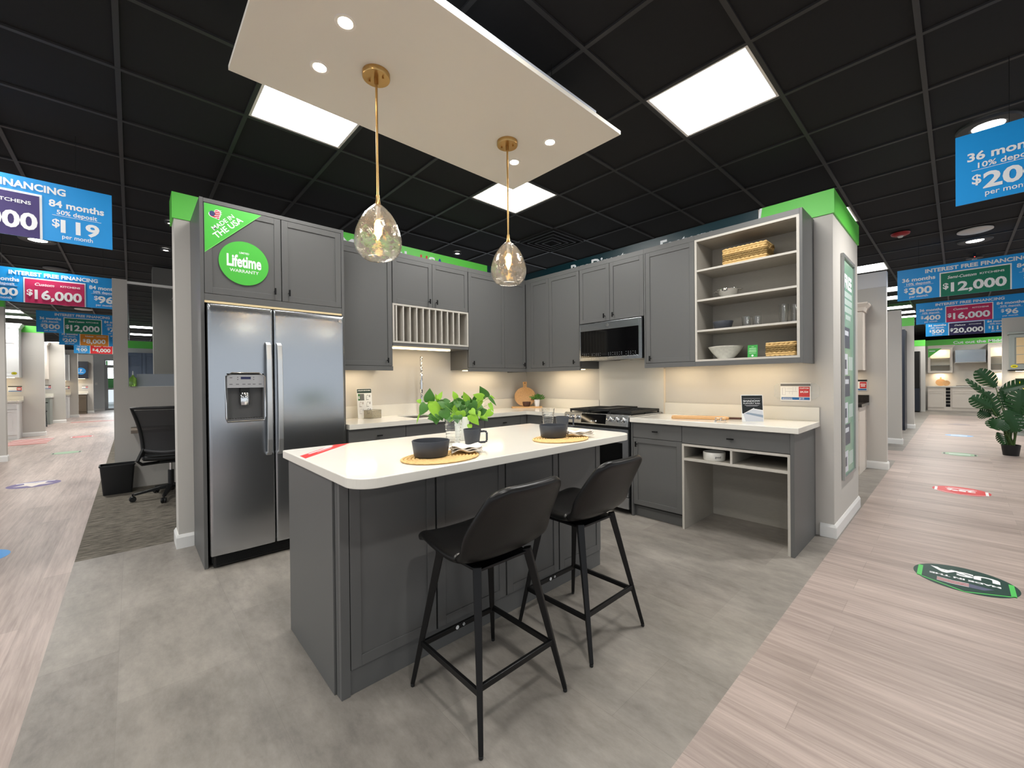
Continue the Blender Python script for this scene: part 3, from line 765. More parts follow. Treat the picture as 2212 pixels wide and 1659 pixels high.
rim = [(HY0-0.006, HZ0+0.02), (HY0+0.0, HZ0-0.006), (HY1-0.0, HZ0-0.006), (HY1+0.006, HZ0+0.02), (HY1+0.006, HZ1-0.02), (HY1-0.03, HZ1+0.004), (HY0+0.03, HZ1+0.004), (HY0-0.006, HZ1-0.02)]
mb.tube([(FX+0.001, a, b) for a, b in rim], 0.0055, 8, closed=True)
mb.build('dispenser', None, d1, smooth=True, ang=40)
mb = MB().use(M_chrome); mb.lathe([(0.028, 0), (0.031, 0.02), (0.033, 0.085), (0.030, 0.088), (0.027, 0.085), (0.025, 0.0), (0.028, 0)], (FX-0.034, -3.462, 1.115), 20, sx=0.6)
mb.use(M_black).box(xb, FX-0.02, -3.49, -3.434, 1.205, 1.237)
mb.build('dispenser_cup', None, d1, smooth=True, ang=40)
for dd, hy in ((d1, -3.322), (d2, -3.252)):
    mb = MB().use(mat('handle_steel', (214, 216, 218), 0.3, metal=0.9))
    H = [(FX+0.002, 0.745), (FX+0.034, 0.765), (FX+0.045, 0.86), (FX+0.05, 1.14), (FX+0.045, 1.44), (FX+0.034, 1.545), (FX+0.002, 1.565)]
    for i in range(len(H)-1): 
        (xa, za), (xb2, zb) = H[i], H[i+1]; w = 0.0165
        vs = [(x+q, hy+sy*w, z) for (x, z) in ((xa, za), (xb2, zb)) for q in (-0.009, 0.006) for sy in (-1, 1)]
        mb.add(vs, [(0, 1, 5, 4), (2, 3, 7, 6), (0, 2, 6, 4), (1, 3, 7, 5)]+([(0, 1, 3, 2)] if i == 0 else [])+([(4, 5, 7, 6)] if i == len(H)-2 else []))
    mb.build('handle', None, dd, bevel=0.003)
mb = MB().use(M_nickel); F = Face((FX-0.0015, 0, 0), (0, 1, 0), (0, 0, 1)); F.disc(mb, -2.800, 1.765, 0.013, 0.013, 0, 0.003, M_nickel, 24)
F.disc(mb, -2.800, 1.765, 0.009, 0.009, 0.003, 0.0035, M_steel, 24)
mb.build('emblem', None, d2)
MB().use(M_brass).box(0.578, 0.66, -3.680, -2.758, 1.822, 1.836)
o = MB().use(mat('cream_trim', (226, 204, 160), 0.4)).box(0.575, 0.596, -3.6815, -2.7575, 1.826, 1.8415).build('trim_strip', None)
tag(o, 'thin cream strip above the refrigerator doors', 'trim')

# ---------------------------------------------------------------- microwave
t = thing('microwave_oven', 'stainless over-the-range microwave with black glass door', 'microwave', (1.61, -0.2, 1.475))
mx0, mx1, mz0, mz1, MY = 1.232, 1.992, 1.478, 1.880, 0.375
MB(TB).box(mx0+0.002, mx1-0.002, 0.016, MY-0.02, mz0+0.006, mz1).build('body', M_black, t)
mb = MB(TB).use(M_steel)
wx0, wx1, wz0, wz1 = mx0+0.014, mx1-0.034, mz0+0.036, mz1-0.078
mb.box(mx0, wx0, MY-0.02, MY+0.012, mz0, mz1); mb.box(wx1, mx1, MY-0.02, MY+0.012, mz0, mz1)
mb.box(wx0, wx1, MY-0.02, MY+0.012, mz0, wz0); mb.box(wx0, wx1, MY-0.02, MY+0.012, wz1, mz1)
mb.use(M_blackglass).box(wx0, wx1, MY-0.02, MY+0.009, wz0, wz1)
dr = mb.build('door', None, t, bevel=0.0015)
mb = MB(); F = Face((0, -MY-0.009, 0), (1, 0, 0), (0, 0, 1)); mk = mat('print_pale', (150, 152, 156), 0.5)
random.seed(3)
for r_ in range(3):
    zz = wz0+0.013+0.0125*r_
    for k in range(26):
        x = wx0+0.02+0.026*k
        if 10 <= k <= 12 or k in (4, 20) or (r_ == 1 and k % 3 == 0): continue
        F.rect(mb, x, x+0.009, zz, zz+0.0028, 0.0003, 0.0006, mk)
F.rect(mb, wx0+0.285, wx0+0.345, wz0+0.012, wz0+0.038, 0.0003, 0.0008, mat('lcd_black', (14, 18, 22), 0.2))
mb.build('control_strip', None, dr)
mb = MB(); F = Face((0, -MY-0.012, 0), (1, 0, 0), (0, 0, 1)); F.disc(mb, 1.598, mz1-0.036, 0.014, 0.014, 0.0003, 0.003, M_nickel, 24); F.disc(mb, 1.598, mz1-0.036, 0.0105, 0.0105, 0.003, 0.0034, M_chrome, 24)
mb.build('emblem', None, dr)
mb = MB(TB).use(M_nickel).box(mx0+0.05, mx0+0.26, 0.10, 0.30, mz0+0.0035, mz0+0.0058); mb.box(mx1-0.26, mx1-0.05, 0.10, 0.30, mz0+0.0035, mz0+0.0058)
mb.use(mat('lamp_lens', (236, 232, 214), 0.4)).box(1.56, 1.66, 0.05, 0.09, mz0+0.0035, mz0+0.0058)
mb.build('vent_filter', None, t)

# ---------------------------------------------------------------- range
t = thing('gas_range', 'stainless slide-in gas range with black grates and six knobs', 'range', (1.63, -0.35, 0))
rx0, rx1, RD = 1.249, 2.008, 0.655
MB(TB).box(rx0, rx1, 0.03, RD-0.025, 0.05, 0.905).build('body', M_black, t, bevel=0.002)
mb = MB(TB).use(M_black)
for x in (rx0+0.04, rx1-0.04):
    for d in (0.08, 0.56): mb.cyl((x, d), 0.018, 0.0, 0.05, 12)
mb.build('foot', None, t)
mb = MB(TB).use(M_steel).box(rx0-0.004, rx1+0.004, 0.018, RD-0.03, 0.9165, 0.929); mb.use(M_black).box(rx0+0.008, rx1-0.008, 0.05, RD-0.045, 0.929, 0.9305); mb.build('cooktop', None, t, bevel=0.002)
# sloping control panel
mb = MB().use(M_steel)
y0, y1, z0, z1 = -(RD-0.031), -(RD+0.012), 0.822, 0.936
prof = [(-(RD-0.031), 0.822), (-(RD+0.032), 0.826), (-(RD+0.010), 0.934), (-(RD-0.031), 0.936)]
vs = [(x, p[0], p[1]) for x in (rx0-0.003, rx1+0.003) for p in prof]
mb.add(vs, [(0, 1, 2, 3), (4, 5, 6, 7), (0, 1, 5, 4), (1, 2, 6, 5), (2, 3, 7, 6), (3, 0, 4, 7)])
cp = mb.build('control_panel', None, t, bevel=0.004)
sl = Vector((0, 0.022, 0.108)).normalized()
F = Face((0, -(RD+0.032), 0.826), (1, 0, 0), sl)
mb = MB(); F.rect(mb, 1.472, 1.766, 0.012, 0.104, 0.0002, 0.003, M_blackglass)
F.disc(mb, 1.60, 0.034, 0.007, 0.007, 0.003, 0.0034, M_txt, 16); F.disc(mb, 1.655, 0.036, 0.008, 0.008, 0.003, 0.0034, M_txt, 16); F.rect(mb, 1.612, 1.643, 0.031, 0.036, 0.003, 0.0034, mk)
mb.build('display', None, cp)
for kx in (1.288, 1.356, 1.424, 1.812, 1.885, 1.957):
    mb = MB().use(M_chrome); c = F.p(kx, 0.062, 0)
    n = F.n; x = F.x; y = F.y
    rings = [(0.024, 0.0002), (0.024, 0.006), (0.0205, 0.008), (0.019, 0.030), (0.016, 0.034), (0.001, 0.035)]
    vs = []; K = 24
    for r, d in rings:
        for k in range(K): a = 2*pi*k/K; vs.append(c+x*r*cos(a)+y*r*sin(a)+n*d)
    mb.add(vs, [(i*K+k, i*K+(k+1) % K, (i+1)*K+(k+1) % K, (i+1)*K+k) for i in range(len(rings)-1) for k in range(K)])
    mb.bar(c+n*0.036-y*0.018, c+n*0.036+y*0.018, 0.008, 0.010, up=n)
    mb.build('knob', None, t, smooth=True, ang=40)
mb = MB(TB).use(M_steel)
a, b, c, d = rx0+0.002, rx1-0.002, 0.170, 0.800
mb.box(a, a+0.06, RD-0.024, RD+0.018, c, d); mb.box(b-0.06, b, RD-0.024, RD+0.018, c, d); mb.box(a+0.06, b-0.06, RD-0.024, RD+0.018, d-0.13, d); mb.box(a+0.06, b-0.06, RD-0.024, RD+0.018, c, c+0.06)
mb.use(M_blackglass).box(a+0.06, b-0.06, RD-0.024, RD+0.015, c+0.06, d-0.13)
od = mb.build('oven_door', None, t, bevel=0.0015)
mb = MB(TB).use(M_chrome)
mb.tube([(a+0.03, RD+0.060, 0.752), (b-0.03, RD+0.060, 0.752)], 0.0125, 14); mb.box(a+0.05, a+0.075, RD+0.018, RD+0.058, 0.744, 0.760); mb.box(b-0.075, b-0.05, RD+0.018, RD+0.058, 0.744, 0.760)
mb.build('handle', None, od, smooth=True, ang=40)
MB(TB).box(a, b, RD-0.024, RD+0.014, 0.055, 0.165).build('drawer', M_steel, t, bevel=0.002)
gi = mat('cast_iron', (24, 25, 25), 0.55)
for k in range(3):
    ga, gb = rx0+0.012+0.247*k, rx0+0.012+0.247*(k+1)-0.004
    mb = MB(TB).use(gi); zt0, zt1 = 0.944, 0.968
    if k == 1:
        mb.box(ga, gb, 0.06, 0.60, 0.955, 0.972); mb.box(ga, gb, 0.06, 0.075, 0.972, 0.980); mb.box(ga, gb, 0.585, 0.60, 0.972, 0.980); mb.box(ga, ga+0.012, 0.075, 0.585, 0.972, 0.980); mb.box(gb-0.012, gb, 0.075, 0.585, 0.972, 0.980)
    else:
        mb.box(ga, gb, 0.06, 0.074, zt0, zt1); mb.box(ga, gb, 0.586, 0.60, zt0, zt1); mb.box(ga, ga+0.013, 0.074, 0.586, zt0, zt1); mb.box(gb-0.013, gb, 0.074, 0.586, zt0, zt1)
        mb.box(ga+0.013, gb-0.013, 0.324, 0.336, zt0, zt1); mb.box((ga+gb)/2-0.005, (ga+gb)/2+0.005, 0.074, 0.586, zt0, zt1)
        for q in range(9):
            dd = 0.10+0.058*q
            mb.box(ga+0.013, ga+0.085, dd-0.004, dd+0.004, zt0+0.002, zt1); mb.box(gb-0.085, gb-0.013, dd-0.004, dd+0.004, zt0+0.002, zt1)
    for x in (ga+0.008, gb-0.008):
        for dd in (0.068, 0.33, 0.592): mb.box(x-0.007, x+0.007, dd-0.007, dd+0.007, 0.9307, zt0+0.002)
    mb.build('grate', None, t, bevel=0.002)
for x, dd in ((rx0+0.13, 0.20), (rx0+0.13, 0.46), (rx1-0.13, 0.20), (rx1-0.13, 0.46), (rx0+0.38, 0.33)):
    MB(TB).lathe([(0.045, 0), (0.045, 0.008), (0.032, 0.010), (0.032, 0.018), (0.001, 0.019)], (x, dd, 0.9307), 24).build('burner', M_black, t, smooth=True)

# ---------------------------------------------------------------- floating canopy and pendants
t = thing('ceiling_canopy', 'floating white canopy panel hanging above the island', 'ceiling canopy', (2.226, -2.78, 2.75))
MB().use(mat('canopy_white', (232, 226, 214), 0.7)).box(1.747, 2.705, -3.700, -1.862, 2.750, 2.772).build('panel', None, t)
MB().use(mat('canopy_frame', (176, 180, 188), 0.7)).box(1.85, 2.680, -3.60, -2.075, 2.7722, 2.812).build('frame', None, t)
mb = MB().use(M_blackmetal)
for x in (1.95, 2.55):
    for y in (-3.4, -2.31): mb.tube([(x, y, 2.812), (x, y, HC)], 0.0018, 6)
mb.build('hanging_wire', None, t)
spots = [((2.375, -3.389), 'front spotlight at the near left end of canopy'), ((2.052, -3.387), 'rear spotlight at the near left end of canopy'),
         ((2.367, -2.124), 'spotlight at far end of canopy, nearer the stools'), ((2.049, -2.130), 'spotlight at far end of canopy, directly beside pendant rod')]
for (x, y), lab in spots:
    t = thing('recessed_spotlight', lab, 'spotlight', (x, y, 2.744), 'spotlights recessed in canopy')
    MB().use(mat('spot_trim', (236, 230, 220), 0.5)).lathe([(0.030, 0.003), (0.042, 0.002), (0.044, 0.0055), (0.030, 0.0055), (0.030, 0.003)], (x, y, 2.744), 32).build('ring', None, t, smooth=True)
    MB().use(M_spot).lathe([(0.0005, 0.003), (0.024, 0.003), (0.0285, 0.0055), (0.0005, 0.0055)], (x, y, 2.744), 24).build('lamp', None, t, smooth=True)
    l = bpy.data.lights.new('spot_lamp', 'SPOT'); l.energy = 4; l.spot_size = radians(80); l.spot_blend = 0.6; l.shadow_soft_size = 0.03; l.color = (1, 0.93, 0.83)
    o = bpy.data.objects.new('spot_lamp', l); C.objects.link(o); o.location = (x, y, 2.742)
def pendant(x, y, zt, label):
    t = thing('pendant_light', label, 'pendant light', (x, y, zt-0.27), 'brass and hammered glass pendants')
    mb = MB().use(M_brass).lathe([(0.0005, 0.0), (0.062, 0.0), (0.064, 0.003), (0.064, 0.0245), (0.0005, 0.0245)], (x, y, 2.7252), 40)
    mb.build('ceiling_plate', None, t, smooth=True)
    MB().use(M_brass).tube([(x, y, 2.7252), (x, y, 2.695)], 0.010, 12).tube([(x+0.03, y+0.02, 2.7252), (x+0.03, y+0.02, 2.716)], 0.005, 8).tube([(x-0.03, y-0.02, 2.7252), (x-0.03, y-0.02, 2.716)], 0.005, 8).build('collar', None, t, smooth=True)
    MB().use(M_brass).tube([(x, y, 2.72), (x, y, zt+0.045)], 0.0058, 12).build('rod', None, t, smooth=True)
    MB().use(M_brass).lathe([(0.0005, 0.050), (0.0085, 0.048), (0.009, 0.028), (0.013, 0.008), (0.0185, -0.004), (0.017, -0.006), (0.0005, -0.006)], (x, y, zt), 24).build('cap', None, t, smooth=True)
    R = [(0.020, 0.0), (0.034, -0.012), (0.062, -0.040), (0.086, -0.080), (0.103, -0.125), (0.111, -0.165), (0.109, -0.200), (0.097, -0.230), (0.075, -0.252), (0.066, -0.257)]
    P_ = []
    for i in range(len(R)-1):
        for k in range(6):
            u = k/6; P_.append((R[i][0]*(1-u)+R[i+1][0]*u, R[i][1]*(1-u)+R[i+1][1]*u))
    P_.append(R[-1])
    # smooth the profile
    for _ in range(6): P_ = [P_[0]]+[((P_[i-1][0]+2*P_[i][0]+P_[i+1][0])/4, (P_[i-1][1]+2*P_[i][1]+P_[i+1][1])/4) for i in range(1, len(P_)-1)]+[P_[-1]]
    prof = P_+[(0.063, -0.2585)]+[(max(0.016, r-0.0028), z+0.001) for r, z in reversed(P_)]
    n1 = len(P_)
    def disp(a, z, i):
        j = i if i < n1 else 2*n1-i
        e = max(0.0, min(1.0, (n1-2-j)/6.0))*max(0.0, min(1.0, j/8.0))
        return -0.0036*e*max(0, sin(9*a+z*60))*max(0, sin(z*120+3*sin(9*a+1)))*(1.0 if i < n1 else 0.55)*1.6
    MB().use(M_shade).lathe(prof+[prof[0]], (x, y, zt), 108, disp=disp).build('glass_shade', None, t, smooth=True, ang=180)
    mb = MB().use(M_nickel).lathe([(0.0005, -0.0065), (0.0105, -0.0065), (0.0105, -0.062), (0.009, -0.070), (0.0005, -0.070)], (x, y, zt), 20)
    mb.build('socket', None, t, smooth=True)
    MB().use(M_bulb).lathe([(0.0006, -0.071), (0.009, -0.073), (0.017, -0.095), (0.0185, -0.115), (0.013, -0.140), (0.005, -0.160), (0.0006, -0.168)], (x, y, zt), 20).build('bulb', None, t, smooth=True)
    l = bpy.data.lights.new('bulb_lamp', 'AREA'); l.shape = 'DISK'; l.size = 0.10; l.energy = 1.8; l.color = (1, 0.88, 0.66)
    o = bpy.data.objects.new('bulb_lamp', l); C.objects.link(o); o.location = (x, y, zt-0.262)
    return t
pendant(2.190, -3.172, 2.118, 'brass pendant with hammered glass shade, nearer of two')
pendant(2.190, -2.322, 2.126, 'brass pendant with hammered glass shade, farther of two')

# ---------------------------------------------------------------- bar stools
def stool():
    """built facing -x about the origin"""
    t = thing('bar_stool', 'black leather bar stool nearest the camera at island', 'bar stool', (0, 0, 0), 'black bar stools at the island')
    K = [(-0.240, 0.582), (-0.230, 0.600), (-0.185, 0.610), (-0.120, 0.606), (-0.050, 0.599), (0.020, 0.596), (0.080, 0.602), (0.130, 0.622), (0.168, 0.664), (0.195, 0.715), (0.218, 0.765), (0.240, 0.815), (0.262, 0.862), (0.280, 0.896)]
    HWD = [0.165, 0.180, 0.194, 0.205, 0.212, 0.217, 0.220, 0.222, 0.223, 0.220, 0.212, 0.200, 0.186, 0.172]
    def cat(arr, u):
        n = len(arr)-1; f = min(max(u, 0.0), 1.0)*n; i = min(int(f), n-1); w = f-i
        g = lambda k: arr[min(max(k, 0), n)]
        p0, p1, p2, p3 = g(i-1), g(i), g(i+1), g(i+2)
        def q(a, b, c, d): return 0.5*((2*b)+(-a+c)*w+(2*a-5*b+4*c-d)*w*w+(-a+3*b-3*c+d)*w**3)
        return q(p0, p1, p2, p3) if not isinstance(p0, tuple) else tuple(q(p0[t_], p1[t_], p2[t_], p3[t_]) for t_ in range(len(p0)))
    def mid(u, v):
        s_ = 2*v-1
        # rounded corners at the top of the back and at the front lip
        e = max(0.0, (abs(s_)-0.62)/0.38)
        uu = u*(1-0.060*e*e) if u > 0.5 else u+(0.5-u)*0.035*e*e*2
        x, z = cat(K, uu); y = cat(HWD, uu)*s_
        c = abs(s_)**2.4; bk = max(0.0, min(1.0, (uu-0.45)/0.30)); bk = bk*bk*(3-2*bk); st_ = 1-bk
        x -= 0.062*c*bk*(1-0.75*max(0.0, (uu-0.65)/0.35))
        z += 0.026*c*st_*min(1.0, uu*6)
        return Vector((x, y, z))
    def off(sgn, T):
        def f(u, v):
            e_ = 0.004; p = mid(u, v)
            du = mid(min(1, u+e_), v)-mid(max(0, u-e_), v); dv = mid(u, min(1, v+e_))-mid(u, max(0, v-e_)); n = du.cross(dv).normalized()
            ru = min(u, 1-u)/0.055; rv = min(v, 1-v)/0.075
            k = sqrt(max(0.0, 1-(1-min(1, ru))**2))*sqrt(max(0.0, 1-(1-min(1, rv))**2))
            return p+n*sgn*T*k
        return f
    import_us = [0, 0.003, 0.010, 0.022, 0.038, 0.055]
    US = import_us+[0.055+0.89*k/40 for k in range(1, 40)]+[1-q for q in reversed(import_us)]
    VS = [0, 0.004, 0.014, 0.03, 0.05, 0.075]+[0.075+0.85*k/18 for k in range(1, 18)]+[0.925, 0.95, 0.97, 0.986, 0.996, 1]
    mb = MB().use(M_leather)
    for sgn in (1, -1):
        f_ = off(sgn, 0.019); nu, nv = len(US), len(VS)
        mb.add([f_(u, v) for u in US for v in VS], [(i*nv+j, (i+1)*nv+j, (i+1)*nv+j+1, i*nv+j+1) for i in range(nu-1) for j in range(nv-1)])
    mb.build('seat_shell', None, t, smooth=True, ang=180)
    feet = [(-0.225, -0.218), (0.229, -0.218), (0.229, 0.218), (-0.225, 0.218)]
    tops = [(-0.135, -0.130), (0.105, -0.130), (0.105, 0.130), (-0.135, 0.130)]
    for f, p in zip(feet, tops):
        mb = MB().use(M_blackmetal).bar((f[0], f[1], 0.012), (p[0], p[1], 0.578), 0.017, 0.017, w2=0.032, h2=0.032)
        mb.use(M_black).cyl((f[0], f[1]), 0.0085, 0.0, 0.013, 12)
        mb.build('leg', None, t, bevel=0.003)
    def at(f, p, z): k = (z-0.012)/0.58; return Vector((f[0]+(p[0]-f[0])*k, f[1]+(p[1]-f[1])*k, z))
    fr = []
    for i in range(4):
        j = (i+1) % 4; z = 0.185 if i in (0, 2) else (0.175 if i == 3 else 0.20)
        a = at(feet[i], tops[i], z); b = at(feet[j], tops[j], z)
        o = MB().use(M_blackmetal).bar(a, b, 0.014, 0.022).build('footrest' if i == 3 else 'stretcher', None, t, bevel=0.002)
        fr.append(o)
        if i == 3:
            d = (b-a).normalized(); mid = a.lerp(b, 0.47)
            mb = MB(); F = Face(mid+Vector((0.0071, 0, 0)), (0, 1, 0), (0, 0, 1))
            F.disc(mb, -0.025, 0, 0.0085, 0.0085, 0, 0.001, M_txt, 20); F.disc(mb, 0.010, 0.001, 0.006, 0.006, 0, 0.001, M_txt, 16); F.disc(mb, 0.010, 0.001, 0.003, 0.003, 0.001, 0.0013, M_black, 12)
            mb.build('sticker', None, o, label='two small round white stickers')
    MB().use(M_blackmetal).box(-0.145, 0.115, -0.135, 0.135, 0.558, 0.568).build('mounting_plate', None, t, bevel=0.002)
    return t
st = stool(); st.location = (2.770, -2.993, 0); OFF[st.name] = Vector((0, 0, 0))
dup(st, (2.757, -2.362, 0), 0.0, 'black leather bar stool farther from camera, towards the range')
# ---------------------------------------------------------------- table setting on the island
CF = Vector((0.734, -0.679, 0)); CE = Vector((0.679, 0.734, 0))      # towards the viewer's side, and to its right
def braid_mat(cx, cy, label, rx=0.145, ry=0.190):
    mb = MB().use(M_straw); z = IZ+0.0052
    rings = 11
    for k in range(rings):
        f = (k+0.55)/rings; n = max(24, int(2*pi*ry*f/0.006)); pts = []; rr = []
        for i in range(n):
            a = 2*pi*i/n
            wob = 0.0008*sin(i*1.9+k)
            pts.append((cx+(rx*f+wob)*cos(a), cy+(ry*f+wob)*sin(a), z+0.0006*sin(i*0.9))); rr.append(0.0066*(1+0.16*sin(i*pi*0.62+k)))
        mb.tube(pts, rr, 7, closed=True, sq=0.62, up=(0, 0, 1))
    mb.lathe([(0.0005, 0.0), (0.97, 0.0), (0.97, 0.004), (0.0005, 0.004)], (cx, cy, IZ+0.0008), 48, sx=rx, sy=ry)
    return tag(mb.build('placemat', None, smooth=True, ang=70), label, 'placemat', 'woven straw placemats on the island')
braid_mat(2.470, -3.012, 'oval woven straw placemat nearer the camera on island')
braid_mat(2.478, -2.178, 'oval woven straw placemat nearer the range on island')
def bowl(cx, cy, z, label, rb=0.077, rt=0.086, h=0.072, m=None, cat='bowl', group=None, name='bowl'):
    mb = MB().use(m or M_char)
    prof = [(0.0006, 0.0), (rb-0.006, 0.0), (rb, 0.005), (rt, h-0.002), (rt-0.001, h), (rt-0.004, h), (rb-0.004, 0.012), (rb-0.014, 0.006), (0.0006, 0.006)]
    mb.lathe(prof, (cx, cy, z), 56)
    return tag(mb.build(name, None, smooth=True, ang=50), label, cat, group)
GB = 'charcoal place settings on the island'
bowl(2.437, -3.045, IZ+0.0105, 'charcoal grey bowl on the nearer placemat', group=GB)
bowl(2.420, -2.178, IZ+0.0105, 'charcoal grey bowl on the placemat nearer the range', group=GB)
def mug(cx, cy, label):
    t = thing('mug', label, 'mug', (cx, cy, IZ), GB)
    mb = MB().use(M_char)
    mb.lathe([(0.0006, 0), (0.033, 0), (0.036, 0.004), (0.048, 0.094), (0.0475, 0.096), (0.0445, 0.096), (0.034, 0.010), (0.0006, 0.006)], (cx, cy, IZ+0.0006), 48)
    mb.build('cup', None, t, smooth=True, ang=50)
    d = CE; pts = []
    loc = [(0.041, 0.082), (0.068, 0.084), (0.078, 0.078), (0.078, 0.034), (0.072, 0.026), (0.037, 0.024)]
    for a, z in loc: pts.append(Vector((cx, cy, IZ+z))+d*a)
    mb = MB().use(M_char)
    for i in range(len(pts)-1): mb.bar(pts[i], pts[i+1], 0.011, 0.007, up=tuple(CF))
    mb.build('handle', None, t, bevel=0.002)
    return t
mug(2.318, -2.716, 'charcoal mug beside the leafy plant on island')
mug(2.181, -1.812, 'charcoal mug behind bowl nearest the range')
def tumbler(cx, cy, z, label, rt=0.048, rb=0.037, h=0.136, group='ribbed glass tumblers on the island', ribs=True, n=48):
    mb = MB().use(M_glass)
    K = 30 if ribs else 6
    out = []
    for k in range(K+1):
        u = k/K; r = rb+(rt-rb)*u
        if ribs and 0.08 < u < 0.90: r += 0.0012*sin(u*pi*2*8)
        out.append((r, 0.0006+h*u))
    inn = [(r-0.0026, max(z2, 0.010)) for r, z2 in reversed(out)]
    prof = [(0.0006, 0.0006)]+out+inn+[(0.0006, 0.010)]
    mb.lathe(prof, (cx, cy, z), n, disp=(lambda a, zz, i: 0.0006*sin(3*a+zz*90)) if ribs else None)
    return tag(mb.build('glass_tumbler', None, smooth=True, ang=60), label, 'glass', group)
tumbler(2.163, -2.731, IZ, 'ribbed clear glass tumbler in front of white vase')
tumbler(1.925, -1.680, IZ, 'ribbed clear glass tumbler at the far end of island', rt=0.050)
def napkin(cx, cy, ang, L, Wd, label, seed, z0=IZ+0.0115):
    random.seed(seed); ph = [random.uniform(0, 6.28) for _ in range(6)]
    ca, sa = cos(ang), sin(ang)
    mb = MB().use(M_linen)
    for layer in range(3):
        def f(u, v, layer=layer):
            a = (u-0.5)*L*(1-0.05*layer)*(1+0.06*sin(v*5+ph[0]+layer)); b = (v-0.5)*Wd*(1-0.06*layer)*(1+0.07*sin(u*6+ph[1]+layer))
            edge = max(abs(2*u-1), abs(2*v-1))
            z = z0+0.002+0.0075*layer+0.0055*(1+sin(u*11+ph[2]+layer*1.3)*cos(v*5+ph[3]))*(0.4+0.6*edge)+0.005*(1+sin(v*19+u*7+ph[4]+layer))*edge**2
            return (cx+a*ca-b*sa, cy+a*sa+b*ca, z)
        mb.grid(f, 34, 22)
    return tag(mb.build('napkin', None, smooth=True, ang=180, solid=0.0016), label, 'napkin', 'linen napkins on the placemats')
napkin(2.462, -2.862, radians(58), 0.155, 0.135, 'crumpled beige linen napkin on the nearer placemat', 5)
napkin(2.504, -2.030, radians(56), 0.165, 0.095, 'crumpled linen napkin on the placemat nearer range', 9)

def leaf(mb, base, tip, width, nrm, fold=0.25, droop=0.15, heart=True, n=9):
    base = Vector(base); tip = Vector(tip); ax = tip-base; L = ax.length; ax.normalize()
    nrm = Vector(nrm); nrm = (nrm-ax*nrm.dot(ax)).normalized(); sd = ax.cross(nrm)
    vs = []; fs = []
    if heart: W_ = [(0.0, 0.12), (-0.07, 0.45), (-0.03, 0.78), (0.12, 0.97), (0.30, 1.0), (0.48, 0.86), (0.66, 0.60), (0.82, 0.32), (0.93, 0.12), (1.0, 0.0)]
    else: W_ = [(0.0, 0.05), (0.1, 0.45), (0.25, 0.8), (0.42, 1.0), (0.6, 0.9), (0.75, 0.65), (0.9, 0.3), (1.0, 0.0)]
    for i, (tt, w) in enumerate(W_):
        tm = max(0.0, tt) if i else 0.0
        tmid = i/(len(W_)-1)
        bend = -droop*L*tmid**2
        mid = base+ax*(tmid*L)+nrm*bend
        for sgn in (-1, -0.5, 0, 0.5, 1):
            if sgn == 0: vs.append(mid)
            else:
                p_t = tt*L if abs(sgn) == 1 else (tt+tmid)/2*L
                b2 = -droop*L*(max(0, p_t/L))**2
                vs.append(base+ax*p_t+nrm*(b2+fold*abs(sgn)*w*width/2-0.10*width*w*(abs(sgn) == 1))+sd*(sgn*w*width/2))
    m = len(W_)
    for i in range(m-1):
        for k in range(4): fs.append((i*5+k, i*5+k+1, (i+1)*5+k+1, (i+1)*5+k))
    mb.add(vs, fs)

# pothos in a white vase
VX, VY = 2.055, -2.593
t = thing('potted_plant', 'leafy green trailing plant in white vase on island', 'plant', (VX, VY, IZ))
M_vase = mat('white_ceramic', (232, 232, 226), 0.35)
MB().use(M_vase).lathe([(0.0006, 0), (0.036, 0), (0.038, 0.003), (0.045, 0.138), (0.043, 0.140), (0.040, 0.138), (0.034, 0.008), (0.0006, 0.006)], (VX, VY, IZ+0.0006), 36).build('vase', None, t, smooth=True, ang=50)
LV = [((440, 390), (460, 145), 190, 0), ((640, 340), (710, 205), 95, 1), ((610, 370), (575, 250), 80, 1), ((285, 395), (195, 378), 80, 1), ((400, 450), (310, 650), 165, 0), ((385, 480), (465, 480), 90, 0),
      ((530, 440), (640, 730), 190, 1), ((600, 450), (425, 400), 75, 1), ((1030, 500), (890, 305), 190, 0), ((970, 330), (905, 200), 95, 1), ((940, 590), (715, 480), 165, 0), ((720, 560), (860, 730), 200, 0),
      ((1180, 370), (1120, 215), 115, 1), ((1080, 340), (1095, 280), 80, 0), ((1460, 330), (1268, 275), 125, 1), ((1510, 325), (1398, 115), 170, 0), ((1590, 340), (1727, 490), 65, 0), ((1600, 310), (1692, 368), 40, 1),
      ((1585, 455), (1655, 595), 75, 1), ((1620, 590), (1490, 690), 125, 1), ((1250, 440), (1345, 570), 175, 0), ((1395, 380), (1340, 550), 125, 1), ((1050, 590), (1050, 790), 175, 1), ((1240, 655), (1405, 840), 165, 1),
      ((1170, 690), (1095, 800), 95, 1), ((1215, 830), (1232, 920), 88, 1), ((1300, 600), (1360, 700), 100, 0), ((1370, 600), (1405, 690), 85, 1), ((670, 430), (640, 640), 130, 1), ((680, 410), (725, 360), 90, 0),
      ((900, 640), (955, 705), 75, 1), ((1140, 450), (1235, 375), 120, 0), ((640, 600), (720, 750), 165, 0), ((1000, 660), (1010, 800), 170, 0), ((820, 640), (800, 770), 170, 0), ((1120, 560), (1180, 700), 150, 0), ((860, 520), (790, 420), 120, 0),
      ((1180, 520), (1300, 450), 150, 0), ((760, 470), (640, 390), 120, 0), ((268, 640), (215, 818), 26, 1), ((950, 470), (1060, 400), 130, 0), ((1240, 560), (1330, 640), 120, 1), ((560, 620), (440, 640), 100, 0)]
random.seed(11)
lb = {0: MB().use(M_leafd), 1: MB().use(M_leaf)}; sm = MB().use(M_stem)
def PP(x, y, dep): return Vector((VX, VY, 0))+CE*((x-1060)/3130)+CF*dep+Vector((0, 0, 1.034-(y-751)/3130))
